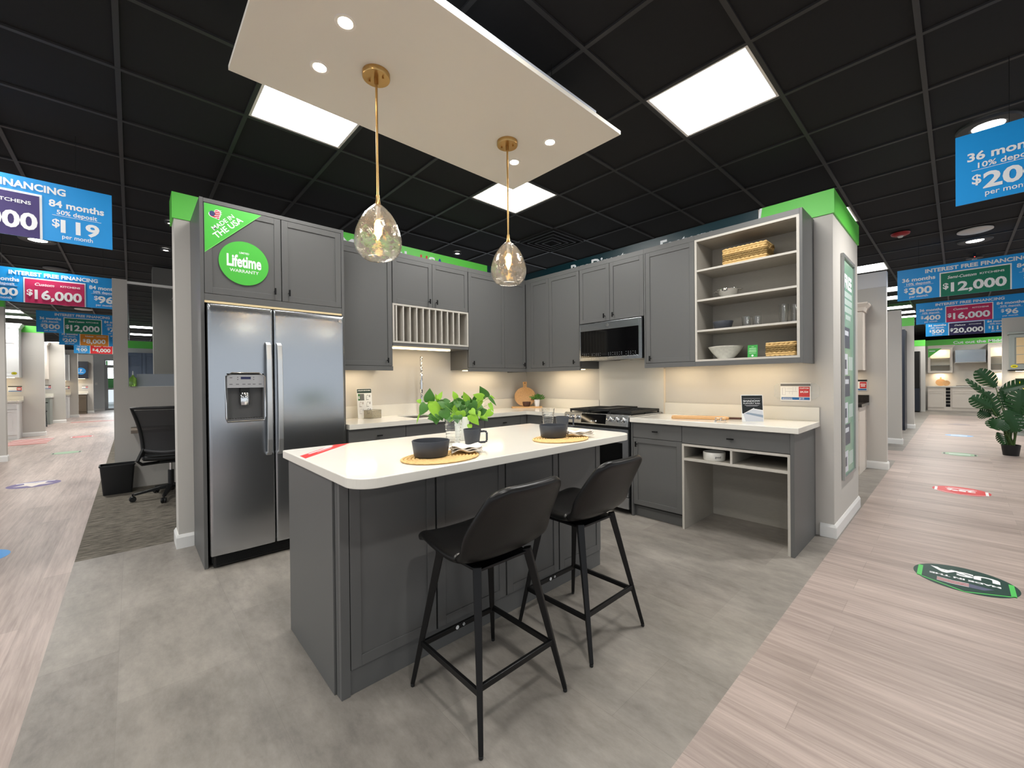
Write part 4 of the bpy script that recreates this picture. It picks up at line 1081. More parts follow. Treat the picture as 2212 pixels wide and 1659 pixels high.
for k, (b, tp, w, c) in enumerate(LV):
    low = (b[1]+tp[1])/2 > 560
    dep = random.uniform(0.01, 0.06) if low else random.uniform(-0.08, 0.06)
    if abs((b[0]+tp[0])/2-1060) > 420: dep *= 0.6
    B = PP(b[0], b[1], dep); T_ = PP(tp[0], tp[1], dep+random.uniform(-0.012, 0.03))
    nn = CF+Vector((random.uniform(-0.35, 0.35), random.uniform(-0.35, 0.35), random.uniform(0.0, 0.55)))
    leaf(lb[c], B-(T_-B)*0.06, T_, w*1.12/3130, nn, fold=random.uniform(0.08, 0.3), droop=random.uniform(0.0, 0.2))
    r0 = Vector((VX+random.uniform(-0.02, 0.02), VY+random.uniform(-0.02, 0.02), 1.02))
    m1 = r0.lerp(B, 0.5)+Vector((0, 0, 0.045))
    if k % 3 != 1: sm.tube([r0+(m1-r0)*u*(1)+(B-m1)*u*u*0+((B-r0)-(m1-r0))*u*u*1.0 for u in (0, 0.25, 0.5, 0.75, 1.0)], [0.0016, 0.0015, 0.0014, 0.0012, 0.001], 5)
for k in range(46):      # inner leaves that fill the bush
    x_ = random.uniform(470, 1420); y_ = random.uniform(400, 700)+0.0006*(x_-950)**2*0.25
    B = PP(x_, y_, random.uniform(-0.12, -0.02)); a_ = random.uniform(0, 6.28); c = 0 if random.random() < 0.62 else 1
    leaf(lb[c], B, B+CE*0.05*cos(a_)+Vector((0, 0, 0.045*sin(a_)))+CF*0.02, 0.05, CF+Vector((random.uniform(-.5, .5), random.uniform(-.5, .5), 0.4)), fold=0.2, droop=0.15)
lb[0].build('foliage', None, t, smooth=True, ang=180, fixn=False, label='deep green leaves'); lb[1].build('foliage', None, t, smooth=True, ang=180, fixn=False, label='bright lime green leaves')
sm.build('stems', None, t, smooth=True)

# ---------------------------------------------------------------- things on the wall worktops
CTZ = CT1
# faucet finish card
a0 = Vector((0.118, -2.436, CTZ+0.0005)); F = Face(a0, (0.03, 0.147, 0), (-0.02, 0, 0.98)); cw, chh = 0.150, 0.292
F = Face(a0, (0.0, 1, 0), (-0.10, 0, 1))
mb = MB(); F.rect(mb, 0, cw, 0, chh, -0.002, 0, M_paper)
mdg = mat('card_dark_green', (44, 62, 54), 0.5); mgr = mat('card_grey', (112, 112, 112), 0.6); mlg = mat('print_light', (196, 194, 198), 0.6)
F.rect(mb, 0.003, cw-0.003, chh-0.045, chh-0.004, 0, 0.0005, mdg)
F.text(mb, 'COLOR MATCHED', cw/2, chh-0.020, 0.010, 0.0008, M_txt, w=0.125, bold=0.03)
F.rect(mb, 0.010, 0.072, chh-0.118, chh-0.052, 0, 0.0005, mgr); F.rect(mb, 0.010, 0.030, chh-0.118, chh-0.052, 0.0005, 0.0008, mat('card_green', (70, 120, 74), 0.5)); F.text(mb, 'S', 0.020, chh-0.088, 0.024, 0.001, M_txt, bold=0.04)
for i in range(3):
    for j in range(2):
        if i == 0 and j == 0: continue
        x = 0.014+0.072*j; y = chh-0.110-0.068*i
        mm = [mlg, mat('print_black', (44, 42, 46), 0.5), mat('print_taupe', (150, 132, 122), 0.5), mgr][(2*i+j) % 4]
        pts = [(x+0.008+0.014-0.014*cos(q*pi/10), y+0.024+0.022*sin(q*pi/10)) for q in range(11)]
        for q in range(10): F.poly(mb, [pts[q], (pts[q][0]*0.9+(x+0.022)*0.1, pts[q][1]*0.93+y*0.07), (pts[q+1][0]*0.9+(x+0.022)*0.1, pts[q+1][1]*0.93+y*0.07), pts[q+1]], 0, 0.0005, mm)
        F.rect(mb, x+0.008, x+0.0105, y, y+0.026, 0, 0.0005, mm); F.rect(mb, x+0.006, x+0.030, y-0.003, y+0.001, 0, 0.0005, mm); F.rect(mb, x+0.040, x+0.046, y+0.022, y+0.046, 0, 0.0005, mm)
tag(mb.build('display_card', None), 'tall white card of faucet pictures titled COLOR MATCHED on sink worktop', 'card')
t = thing('acrylic_box', 'small clear smoky glass block holder in front of faucet card', 'box', (0.235, -2.32, CTZ))
M_acr = mat('smoky_acrylic', (222, 218, 206), 0.08, trans=0.9, ior=1.3)
mb = MB().use(M_acr); q0 = [(0.17, -2.40), (0.26, -2.36), (0.22, -2.245), (0.13, -2.285)]
mb.prism(q0, CTZ+0.0006, CTZ+0.003)
for i in range(4):
    a = Vector((*q0[i], 0)); b = Vector((*q0[(i+1) % 4], 0)); c = Vector((0.195, -2.32, 0))
    ai = a.lerp(c, 0.04); bi = b.lerp(c, 0.04)
    mb.prism([tuple(a.xy), tuple(b.xy), tuple(bi.xy), tuple(ai.xy)], CTZ+0.003, CTZ+0.080)
mb.build('block', None, t); MB().use(M_nickel).tube([(p[0], p[1], CTZ+0.081) for p in q0], 0.0018, 6, closed=True).build('rim', None, t)
# corner group: flat board, round board, bowl, herb pot
cb = Vector((0.245, -0.245, 0)); th_ = 0.016
def oriented(c, a, b): p = Vector((c[0], c[1], 0))+CE*a+CF*b; return (p.x, p.y)
rr_ = round_rect(-0.20, 0.20, -0.078, 0.078, 0.02, 0.02, 0.02, 0.02, 5)
mb = MB().use(M_wood); mb.prism([oriented(cb, a, -b) for a, b in rr_], CTZ+0.0006, CTZ+th_)
tag(mb.build('serving_board', None, bevel=0.002), 'flat pale wooden board lying on corner worktop', 'cutting board')
zb = CTZ+th_+0.0006
up = Vector((0, 0, 1))*0.972-CF*0.235; org = Vector((cb.x, cb.y, zb))-CF*0.035-CE*0.018
F = Face(org, CE, up)
prof = []
for k in range(37):
    a = radians(-90+10*k) if False else radians(100)+radians(340)*k/36
    prof.append((0.138*cos(a)*1.02, 0.130+0.130*sin(a)))
pts = prof+[(0.024, 0.275), (0.028, 0.325), (0.022, 0.333), (-0.022, 0.333), (-0.028, 0.325), (-0.024, 0.275)]
mb = MB(); F.poly(mb, pts, -0.016, 0.0, M_wood2)
F.disc(mb, 0, 0.314, 0.007, 0.007, 0.0, 0.0006, mat('hole_dark', (40, 22, 12), 0.8), 16)
tag(mb.build('cutting_board', None, bevel=0.0015), 'round wooden cutting board with handle leaning in the corner', 'cutting board')
p = Vector((cb.x, cb.y, zb))+CF*0.028-CE*0.002
mb = MB().use(M_darkwood).lathe([(0.0006, 0), (0.034, 0), (0.046, 0.015), (0.053, 0.05), (0.053, 0.062), (0.049, 0.062), (0.042, 0.016), (0.0006, 0.006)], tuple(p), 32)
tag(mb.build('small_bowl', None, smooth=True, ang=50), 'small dark brown wooden bowl before round cutting board', 'bowl')
p = Vector((cb.x, cb.y, zb))+CF*0.018+CE*0.135
t = thing('herb_pot', 'small green herb plant in white pot on corner board', 'plant', tuple(p))
MB().use(mat('pot_white', (226, 226, 230), 0.3)).lathe([(0.0006, 0), (0.028, 0), (0.039, 0.088), (0.036, 0.088), (0.030, 0.06), (0.0006, 0.06)], tuple(p), 28).build('pot', None, t, smooth=True, ang=50)
hb = MB().use(mat('herb_green', (70, 122, 44), 0.5, noise=0.3, nscale=20)); random.seed(4)
for k in range(90):
    a = random.uniform(0, 2*pi); e = random.uniform(0.15, 1.35); r = random.uniform(0.02, 0.075)
    d = Vector((cos(a)*cos(e), sin(a)*cos(e), sin(e)*0.8)); b = p+Vector((0, 0, 0.085))+Vector((d.x*r*1.3, d.y*r*1.3, d.z*r))
    leaf(hb, b, b+(d+Vector((random.uniform(-.5, .5), random.uniform(-.5, .5), random.uniform(-.2, .5)))).normalized()*0.036, 0.018, (random.uniform(-1, 1), random.uniform(-1, 1), 1), heart=False)
hb.build('foliage', None, t, smooth=True, ang=180, fixn=False)
# paddle board, glass block, sign on right worktop
def rot2(c, a, b, ang): return (c[0]+a*cos(ang)-b*sin(ang), c[1]+a*sin(ang)+b*cos(ang))
pc = (2.535, -0.375); an = radians(24)
pl = [(-0.225, -0.075), (-0.215, -0.09), (0.19, -0.09), (0.225, -0.06), (0.235, -0.022), (0.235, 0.022), (0.225, 0.06), (0.19, 0.09), (-0.215, 0.09), (-0.225, 0.075)]
t = thing('serving_paddle', 'light wooden serving paddle with dark handle right of range', 'cutting board', (pc[0], pc[1], CTZ))
mb = MB().use(M_wood2); mb.prism([rot2(pc, a, b, an) for a, b in pl], CTZ+0.0006, CTZ+0.019); mb.build('board', None, t, bevel=0.003)
mb = MB().use(M_darkwood); mb.prism([rot2(pc, a, b, an) for a, b in ((0.2355, -0.017), (0.345, -0.014), (0.352, 0), (0.345, 0.014), (0.2355, 0.017))], CTZ+0.002, CTZ+0.018); mb.build('handle', None, t, bevel=0.003)
t = thing('glass_caddy', 'small clear glass block holder at edge of right worktop', 'holder', (2.79, -0.58, CTZ))
mb = MB().use(M_glass)
q0 = [rot2((2.785, -0.565), a, b, radians(38)) for a, b in ((-0.04, -0.03), (0.04, -0.03), (0.04, 0.03), (-0.04, 0.03))]
mb.prism(q0, CTZ+0.0006, CTZ+0.012); mb.build('base', None, t, bevel=0.001)
for i in range(2):
    c_ = rot2((2.785, -0.565), -0.02+0.04*i, 0, radians(38))
    MB().use(M_glass).prism([rot2(c_, a, b, radians(38)) for a, b in ((-0.014, -0.022), (0.014, -0.022), (0.014, 0.022), (-0.014, 0.022))], CTZ+0.0125, CTZ+0.036).build('block', None, t, bevel=0.0015)
ca_ = Vector((2.905, -0.437, CTZ+0.0006)); F = Face(ca_, (0.76, 0.65, 0), (-0.06, 0.07, 1)); cw, chh = 0.165, 0.218
mb = MB(); F.rect(mb, 0, cw, 0, chh, -0.002, 0, M_paper)
mblk = mat('card_black', (26, 30, 30), 0.4)
F.poly(mb, [(0.004, 0.070), (0.012, 0.066), (0.094, 0.112), (0.098, 0.106), (cw-0.004, 0.094), (cw-0.004, chh-0.006), (0.004, chh-0.006)], 0, 0.0005, mblk)
F.poly(mb, [(0.012, 0.064), (0.092, 0.104), (0.10, 0.100), (cw-0.004, 0.088), (cw-0.004, 0.004), (0.028, 0.004)], 0, 0.0004, mat('card_silver', (206, 208, 214), 0.5))
F.poly(mb, [(0.024, 0.066), (0.046, 0.076), (cw-0.004, 0.055), (cw-0.004, 0.034)], 0.0004, 0.0007, mat('card_steel', (142, 156, 172), 0.5))
F.text(mb, 'SHADOW', cw/2-0.003, chh-0.050, 0.0145, 0.0008, M_txt, w=0.130, bold=0.012)
F.text(mb, 'SUPPORT RAIL', cw/2-0.003, chh-0.069, 0.0085, 0.0008, M_txt, w=0.130, bold=0.01)
F.rect(mb, 0.016, 0.146, chh-0.031, chh-0.029, 0.0005, 0.0008, mlg); F.rect(mb, 0.026, 0.136, chh-0.085, chh-0.083, 0.0005, 0.0008, mlg); F.rect(mb, 0.036, 0.124, chh-0.092, chh-0.090, 0.0005, 0.0008, mlg)
t = tag(mb.build('display_card', None), 'black and white SHADOW SUPPORT RAIL card on right worktop', 'card')
# price card on the wall
t = thing('price_card', 'price card on clear plate, wall above right worktop end', 'price card', (3.175, -0.004, 1.15))
F = Face((0, -0.0012, 0), (1, 0, 0), (0, 0, 1))
mb = MB(); F.poly(mb, [(3.017+a, b) for a, b in ((0.025, 1.093), (0.291, 1.093), (0.316, 1.115), (0.316, 1.198), (0.291, 1.222), (0.025, 1.222), (0, 1.198), (0, 1.115))], 0, 0.0028, mat('clear_acrylic', (236, 236, 232), 0.2, alpha=0.28)); mb.build('plate', None, t)
mb = MB(); F.rect(mb, 3.065, 3.278, 1.076, 1.226, 0.003, 0.005, M_paper)
F.rect(mb, 3.066, 3.277, 1.199, 1.219, 0.005, 0.0055, mgr); F.rect(mb, 3.196, 3.271, 1.110, 1.194, 0.005, 0.0055, mat('card_red', (198, 60, 62), 0.5)); F.rect(mb, 3.073, 3.271, 1.085, 1.106, 0.005, 0.0055, mat('card_blue', (34, 104, 170), 0.5))
F.text(mb, 'CUSTOM', 3.2335, 1.181, 0.0095, 0.0058, M_txt, w=0.062, bold=0.03); F.text(mb, '$4,324', 3.2335, 1.152, 0.0145, 0.0058, M_txt, w=0.055, bold=0.03); F.text(mb, '$113', 3.215, 1.0965, 0.012, 0.0058, M_txt, bold=0.03)
F.text(mb, 'FINANCING', 3.115, 1.091, 0.0065, 0.0058, M_txt, w=0.072, bold=0.03); F.rect(mb, 3.080, 3.150, 1.0985, 1.1015, 0.0055, 0.0058, mlg)
for a, b, c, d in ((3.078, 3.082, 1.125, 1.185), (3.078, 3.10, 1.183, 1.185), (3.10, 3.102, 1.125, 1.185), (3.102, 3.185, 1.153, 1.156), (3.11, 3.15, 1.176, 1.178), (3.155, 3.157, 1.16, 1.19), (3.172, 3.174, 1.16, 1.19), (3.13, 3.132, 1.135, 1.153), (3.15, 3.152, 1.128, 1.153), (3.082, 3.10, 1.125, 1.127)):
    F.rect(mb, a, b, c, d, 0.005, 0.0053, mlg)
mb.build('card', None, t)
# dog bowl
mb = MB().use(mat('bowl_white', (226, 224, 218), 0.45, noise=0.08, nscale=60)).lathe([(0.0006, 0), (0.078, 0), (0.082, 0.006), (0.084, 0.06), (0.082, 0.066), (0.078, 0.066), (0.074, 0.012), (0.0006, 0.010)], (2.728, -0.545, 0.6026), 48)
bm_ = 'good'
vs, fs = text_mesh(bm_, 0.03); x0 = min(v[0] for v in vs); x1 = max(v[0] for v in vs)
out = []
for x, y in vs:
    a = radians(-50)+((x-(x0+x1)/2)*0.022)/0.084; out.append((2.728+0.0852*cos(a), -0.545+0.0852*sin(a), 0.6026+0.026+y*0.022))
mb.use(mgr); mb.add(out, fs)
tag(mb.build('pet_bowl', None, smooth=True, ang=50), 'round white pet bowl in left desk cubby', 'bowl')

# ---------------------------------------------------------------- things on the open shelves
def basket(x0, x1, y0, y1, z, h, label):
    t = thing('wicker_basket', label, 'basket', ((x0+x1)/2, (y0+y1)/2, z), 'woven baskets on the open shelves')
    mb = MB().use(M_straw)
    rows = int(h/0.0155); hh = h/rows
    for k in range(rows):
        zz = z+hh*(k+0.5); dark = rows*0.30 < k+0.5 < rows*0.68
        mb.use(M_strawd if dark else M_straw)
        per = round_rect(x0+0.008, x1-0.008, y0+0.008, y1-0.008, 0.012, 0.012, 0.012, 0.012, 3)
        pts = []; rr = []
        L = 0; n = len(per); st_ = 0.0055 if not dark else 0.0042
        for i in range(n):
            a = Vector((*per[i], 0)); b = Vector((*per[(i+1) % n], 0)); m = max(1, int((b-a).length/st_))
            for q in range(m):
                p_ = a.lerp(b, q/m); L += 1; pts.append((p_.x, p_.y, zz+0.0018*sin(L*1.05+k*2.1))); rr.append(hh*0.56*(1+0.20*sin(L*1.05*(1 if k % 2 else -1)+k)))
        mb.tube(pts, rr, 7, closed=True, up=(0, 0, 1))
    mb.use(M_strawd).box(x0+0.012, x1-0.012, y0+0.012, y1-0.012, z+0.0006, z+0.006)
    mb.build('body', None, t, smooth=True, ang=75)
    pts = [(x1-0.002, (y0+y1)/2-0.045, z+h*0.55), (x1+0.014, (y0+y1)/2-0.04, z+h*0.72), (x1+0.018, (y0+y1)/2, z+h*0.80), (x1+0.014, (y0+y1)/2+0.04, z+h*0.72), (x1-0.002, (y0+y1)/2+0.045, z+h*0.55)]
    MB().use(M_strawd).tube(pts, 0.007, 8).build('handle', None, t, smooth=True)
basket(2.715, 3.055, -0.322, -0.11, SH[2]+0.0205, 0.138, 'woven seagrass basket on the top open shelf')
basket(3.032, 3.243, -0.30, -0.10, 1.4420, 0.110, 'woven seagrass basket on bottom open shelf, right side')
t = thing('colander', 'shiny metal colander bowl with two handles on second shelf', 'colander', (2.735, -0.235, SH[1]+0.017))
MB().use(M_chrome).lathe([(0.0006, 0.006), (0.035, 0.006), (0.035, 0.0), (0.038, 0.0), (0.040, 0.008), (0.070, 0.030), (0.086, 0.070), (0.092, 0.071), (0.092, 0.0735), (0.084, 0.0725), (0.068, 0.033), (0.038, 0.010), (0.0006, 0.009)], (2.735, -0.235, SH[1]+0.0168), 44).build('bowl', None, t, smooth=True, ang=50)
for sg in (-1, 1):
    c = Vector((2.735, -0.235, SH[1]+0.0168+0.068)); pts = [c+Vector((sg*(0.088+0.026*sin(q*pi/8)), -0.03+0.06*q/8, -0.004)) for q in range(9)]
    MB().use(M_chrome).tube(pts, 0.0032, 8).build('handle', None, t, smooth=True)
bowl(2.70, -0.262, SH[0]+0.0171, 'small charcoal bowl on third open shelf', rb=0.064, rt=0.081, h=0.066, group='charcoal bowls on shelf')
GT = 'clear glasses on the third open shelf'
tumbler(2.890, -0.272, SH[0]+0.0167, 'short clear glass on third shelf, left of the pair', 0.036, 0.030, 0.085, GT, False, 28)
tumbler(2.955, -0.222, SH[0]+0.0167, 'short clear glass on third shelf, right of the pair', 0.036, 0.030, 0.085, GT, False, 28)
tumbler(3.155, -0.262, SH[0]+0.0167, 'tall clear glass on third shelf, left of the pair', 0.033, 0.026, 0.148, GT, False, 28)
tumbler(3.218, -0.205, SH[0]+0.0167, 'tall clear glass on third shelf, right of the pair', 0.033, 0.026, 0.148, GT, False, 28)
M_speck = mat('speckled_ceramic', (236, 234, 224), 0.5, noise=0.22, nscale=45)
mb = MB().use(M_speck).lathe([(0.0006, 0.004), (0.05, 0.004), (0.055, 0.0), (0.062, 0.0), (0.064, 0.008), (0.110, 0.060), (0.138, 0.104), (0.141, 0.107), (0.138, 0.109), (0.132, 0.106), (0.104, 0.060), (0.058, 0.014), (0.0006, 0.010)], (2.702, -0.208, 1.4386), 56)
tag(mb.build('mixing_bowl', None, smooth=True, ang=50), 'large speckled cream bowl on the bottom open shelf', 'bowl')
F = Face((2.899, -0.282, 1.4386), (1, 0, 0), (0, 0.08, 1))
mb = MB(); mcg = mat('card_bright_green', (52, 158, 66), 0.5); F.rect(mb, 0, 0.074, 0, 0.105, -0.0018, 0, mcg)
F.rect(mb, 0, 0.074, 0, 0.0012, -0.03, -0.0018, mcg)
for i, (w, y) in enumerate(((0.018, 0.090), (0.05, 0.078), (0.055, 0.071), (0.05, 0.062), (0.058, 0.055), (0.054, 0.049), (0.05, 0.037))): F.rect(mb, 0.037-w/2, 0.037+w/2, y-0.0013, y+0.0013, 0, 0.0004, mat('card_mint', (190, 226, 190), 0.5))
F.disc(mb, 0.037, 0.017, 0.008, 0.008, 0, 0.0004, M_txt, 16)
tag(mb.build('display_card', None), 'small green folded card on the bottom open shelf', 'card')

# ---------------------------------------------------------------- poster on the wall end
t = thing('wall_poster', 'tall narrow green poster reading FREE in silver frame', 'poster', (3.43, 0.59, 0.40))
PX = 3.4262
F = Face((PX, 0, 0), (0, 1, 0), (0, 0, 1))
py0, py1, pz0, pz1 = 0.305, 0.875, 0.402, 2.305
mb = MB(); ms = mat('frame_silver', (176, 178, 176), 0.35, metal=0.7)
for q in ((py0, py1, pz0, pz0+0.028), (py0, py1, pz1-0.028, pz1), (py0, py0+0.028, pz0+0.028, pz1-0.028), (py1-0.028, py1, pz0+0.028, pz1-0.028)): F.rect(mb, *q, 0, 0.022, ms)
mb.build('frame', None, t, bevel=0.002)
mb = MB(); F.rect(mb, py0+0.0285, py1-0.0285, pz0+0.0285, pz1-0.0285, 0.001, 0.008, mat('poster_green', (142, 182, 158), 0.25))
F.text(mb, 'FREE', 0.59, 2.10, 0.115, 0.0085, M_txt, w=0.36, bold=0.05)
mpg = mat('poster_pale', (196, 214, 206), 0.4); mph = mat('poster_photo', (92, 96, 108), 0.4); mpw = mat('poster_white', (224, 228, 236), 0.4)
for z, w, h in ((1.985, 0.38, 0.05), (1.92, 0.38, 0.05), (1.855, 0.36, 0.05), (1.79, 0.24, 0.04)): F.rect(mb, 0.59-w/2, 0.59+w/2, z-h/2, z+h/2, 0.008, 0.0084, mpg)
zz = 1.69
for i in range(3):
    F.disc(mb, 0.385, zz+0.03, 0.028, 0.028, 0.008, 0.0088, M_txt, 20); F.rect(mb, 0.40, 0.66, zz-0.17, zz+0.01, 0.008, 0.0084, mph); F.rect(mb, 0.43, 0.60, zz-0.06, zz-0.02, 0.0084, 0.0087, mpw)
    F.rect(mb, 0.36, 0.56, zz-0.40, zz-0.22, 0.008, 0.0084, mpw); F.rect(mb, 0.42, 0.50, zz-0.35, zz-0.27, 0.0084, 0.0087, mph); F.rect(mb, 0.60, 0.80, zz-0.36, zz-0.24, 0.008, 0.0084, mpg)
    zz -= 0.42
mb.build('print', None, t)
# ---------------------------------------------------------------- hanging finance signs
M_sig = {'purple': mat('sign_purple', (58, 40, 108), 0.5), 'crimson': mat('sign_crimson', (196, 36, 92), 0.5), 'green': mat('sign_dark_green', (8, 120, 92), 0.5), 'orange': mat('sign_orange', (226, 142, 40), 0.5), 'red': mat('sign_scarlet', (222, 36, 44), 0.5), 'navy': mat('sign_navy', (44, 36, 84), 0.5)}
def finance_sign(org, xd, w, h, kind, col, price, m36, m84, label, d=0.002, deposit=True):
    F = Face(org, xd, (0, 0, 1)); c = Vector(org)+F.x*(w/2)
    t = thing('hanging_sign', label, 'sign', tuple(c), 'blue finance signs hanging over the aisles')
    mp = MB(); F.rect(mp, 0, w, 0, h, -0.006, 0, M_blue)
    k = w/1.35
    pw0, pw1, ph = w*0.295, w*0.705, h*0.715
    mb = MB(); F.rect(mb, pw0-0.012, pw1+0.012, 0, ph+0.014, 0, 0.002, M_txt); F.rect(mb, pw0, pw1, 0, ph, 0.002, 0.0035, M_sig[col])
    e = 0.0035+d; cx = (pw0+pw1)/2
    F.text(mb, kind, cx-0.10*k, h*0.575, h*0.085, e, M_txt, w=0.24*k*(len(kind)/11.0)**0.5, bold=0.02, shear=0.25)
    F.text(mb, 'KITCHENS', cx+0.14*k, h*0.575, h*0.055, e, M_txt, w=0.19*k, bold=0.02)
    F.text(mb, '$', cx-(0.235 if len(price) > 5 else 0.20)*k, h*0.32, h*0.17, e, M_txt, bold=0.03); F.text(mb, price, cx+0.03*k, h*0.27, h*0.27, e, M_txt, bold=0.032, wx=1.15*k)
    mb.build('price_panel', None, t)
    mb = mp
    F.text(mb, 'INTEREST FREE FINANCING', w/2, h*0.865, h*0.115, d, M_txt, w=w*0.615, bold=0.035)
    for cx, a, b, c_ in ((w*0.147, '36 months', '10% deposit', m36), (w*0.853, '84 months', '50% deposit', m84)):
        F.text(mb, a, cx, h*0.655, h*0.115, d, M_txt, w=w*0.225, bold=0.03); F.text(mb, b, cx, h*0.515, h*0.075, d, M_txt, w=w*0.165, bold=0.02)
        F.rect(mb, cx-w*0.10, cx+w*0.10, h*0.452, h*0.458, 0, d*0.8, M_txt)
        F.text(mb, '$', cx-w*(0.062 if len(c_) < 3 else 0.086), h*0.325, h*0.13, d, M_txt, bold=0.02); F.text(mb, c_, cx+w*0.012, h*0.285, h*0.215, d, M_txt, bold=0.032, wx=1.2)
        F.text(mb, 'per month', cx, h*0.105, h*0.07, d, M_txt, w=w*0.125, bold=0.01)
    mb.build('panel', None, t)
    mb = MB().use(M_blackmetal)
    for q in (0.15, 0.85): p_ = F.p(w*q, h, -0.003); mb.tube([p_, (p_.x, p_.y, HC)], 0.0012, 5)
    mb.build('hanging_wire', None, t)
    return t
SZ, SHH = 2.265, 0.40
finance_sign((4.081, -0.48, SZ), (1, 0, 0), 1.35, SHH, 'Value', 'orange', '8,000', '200', '48', 'nearest blue hanging sign at top right, showing 36 months 200 dollars')
finance_sign((3.552, 3.40, SZ), (1, 0, 0), 1.35, SHH, 'Semi-Custom', 'green', '12,000', '300', '72', 'blue hanging sign with dark green 12,000 panel, right aisle')
finance_sign((3.555, 7.00, SZ), (1, 0, 0), 1.35, SHH, 'Custom', 'crimson', '16,000', '400', '96', 'blue hanging sign with crimson 16,000 panel, right aisle', 0.004)
finance_sign((3.560, 10.45, SZ), (1, 0, 0), 1.35, SHH, 'Deluxe', 'navy', '20,000', '500', '119', 'farthest right aisle blue sign with navy 20,000 panel', 0.006)
finance_sign((-0.15, -5.345, SZ), (0, 1, 0), 1.20, SHH, 'Deluxe', 'purple', '20,000', '500', '119', 'nearest left aisle blue sign showing 84 months 119 dollars')
finance_sign((-3.45, -5.325, SZ), (0, 1, 0), 1.20, SHH, 'Custom', 'crimson', '16,000', '400', '96', 'blue hanging sign with crimson 16,000 panel, left aisle', 0.003)
finance_sign((-7.40, -5.325, SZ), (0, 1, 0), 1.20, SHH, 'Semi-Custom', 'green', '12,000', '300', '72', 'blue hanging sign with dark green 12,000 panel, left aisle', 0.005)
finance_sign((-10.6, -5.32, SZ), (0, 1, 0), 1.20, SHH, 'Value', 'orange', '8,000', '200', '48', 'blue hanging sign with orange 8,000 panel, left aisle', 0.007)
finance_sign((-14.2, -5.33, SZ), (0, 1, 0), 1.20, SHH, 'Budget', 'red', '4,000', '100', '24', 'farthest left aisle blue sign with red 4,000 panel', 0.008)

# ---------------------------------------------------------------- floor stickers
def floor_dot(cx, cy, name_col, label, rows=(), xd=(-1, 0, 0), yd=(0, -1, 0), border=None, r=0.225, extra=None, ink=None):
    F = Face((cx, cy, 0.0004), xd, yd); mb = MB()
    F.disc(mb, 0, 0, r, r*0.98, 0, 0.0008, name_col, 64)
    if border:
        for (x0, y0), (x1, y1), wd in (((-r*0.86, -r*0.42), (-r*0.86, r*0.50), 0.022), ((r*0.86, -r*0.42), (r*0.86, r*0.50), 0.022), ((-r*0.90, r*0.46), (0, r*0.96), 0.010), ((r*0.90, r*0.46), (0, r*0.96), 0.010)):
            a = Vector((x0, y0)); b = Vector((x1, y1)); n_ = Vector((-(b-a).y, (b-a).x)).normalized()*wd/2
            F.poly(mb, [tuple(a-n_), tuple(b-n_), tuple(b+n_), tuple(a+n_)], 0.0008, 0.0011, border)
    for s_, y, h, w in rows: F.text(mb, s_, 0, y, h, 0.0013, ink or M_txt, w=w, bold=0.05)
    if extra: extra(F, mb)
    return tag(mb.build('floor_sticker', None), label, 'floor sticker', 'round floor stickers along the aisles')
M_fdg = mat('decal_dark_green', (34, 66, 58), 0.4); M_fg = mat('decal_green', (86, 196, 96), 0.4); M_fr = mat('decal_red', (214, 54, 58), 0.4); M_fb = mat('decal_blue', (40, 150, 226), 0.4); M_fp = mat('decal_purple', (84, 66, 130), 0.4)
def flag(F, mb):
    for k in range(5):
        y = 0.060+0.013*k; F.poly(mb, [(-0.02, y), (0.05, y+0.008), (0.115, y-0.002), (0.115, y+0.006), (0.05, y+0.016), (-0.02, y+0.008)], 0.0008, 0.0012, m_fred if k % 2 else M_txt)
    F.poly(mb, [(-0.12, 0.070), (-0.02, 0.060), (-0.02, 0.122), (-0.08, 0.118)], 0.0008, 0.0012, mat('decal_flag_blue', (92, 96, 120), 0.5))
floor_dot(4.110, -0.265, M_fdg, 'dark green MADE IN THE USA sticker on right aisle floor', (('USA', -0.085, 0.075, 0.30), ('MADE IN THE', 0.005, 0.026, 0.30)), border=M_fg, extra=flag)
floor_dot(4.110, 2.66, M_fr, 'red round floor sticker with 25% lettering in right aisle', (('25%', -0.01, 0.10, 0.22),), border=M_txt, r=0.222, extra=lambda F, mb: (F.rect(mb, -0.12, 0.12, -0.105, -0.090, 0.0008, 0.0012, M_txt), F.rect(mb, -0.10, 0.10, -0.13, -0.12, 0.0008, 0.0012, M_txt)))
floor_dot(4.110, 5.82, mat('decal_sage', (150, 186, 150), 0.4), 'pale green floor sticker beside monstera in right aisle', (), border=M_fdg, r=0.20, extra=lambda F, mb: F.rect(mb, -0.12, 0.12, -0.03, 0.03, 0.0008, 0.0012, M_txt))
floor_dot(4.110, 8.95, mat('decal_sky', (130, 178, 222), 0.4), 'pale blue floor sticker farther down the right aisle', (), r=0.21, extra=lambda F, mb: F.rect(mb, -0.12, 0.12, -0.05, 0.05, 0.0008, 0.0012, M_txt))
floor_dot(4.110, 12.0, mat('decal_grey', (142, 132, 134), 0.4), 'greyish floor sticker at the far end of right aisle', (), r=0.21)
LD = dict(xd=(0, -1, 0), yd=(1, 0, 0))
floor_dot(-0.80, -4.965, M_fb, 'bright blue floor sticker cut by the left photo edge', (), r=0.22, **LD)
def star(F, mb):
    F.poly(mb, [(0.18*cos(pi/2+k*pi/5)*(1 if k % 2 == 0 else 0.5), 0.18*sin(pi/2+k*pi/5)*(1 if k % 2 == 0 else 0.5)) for k in range(10)], 0.0008, 0.0012, mat('decal_cream', (224, 214, 206), 0.5))
    F.rect(mb, -0.17, 0.17, -0.165, -0.135, 0.0012, 0.0015, M_txt)
floor_dot(-4.00, -4.99, M_fp, 'purple oval floor sticker with pale mark in left aisle', (), r=0.235, extra=star, **LD)
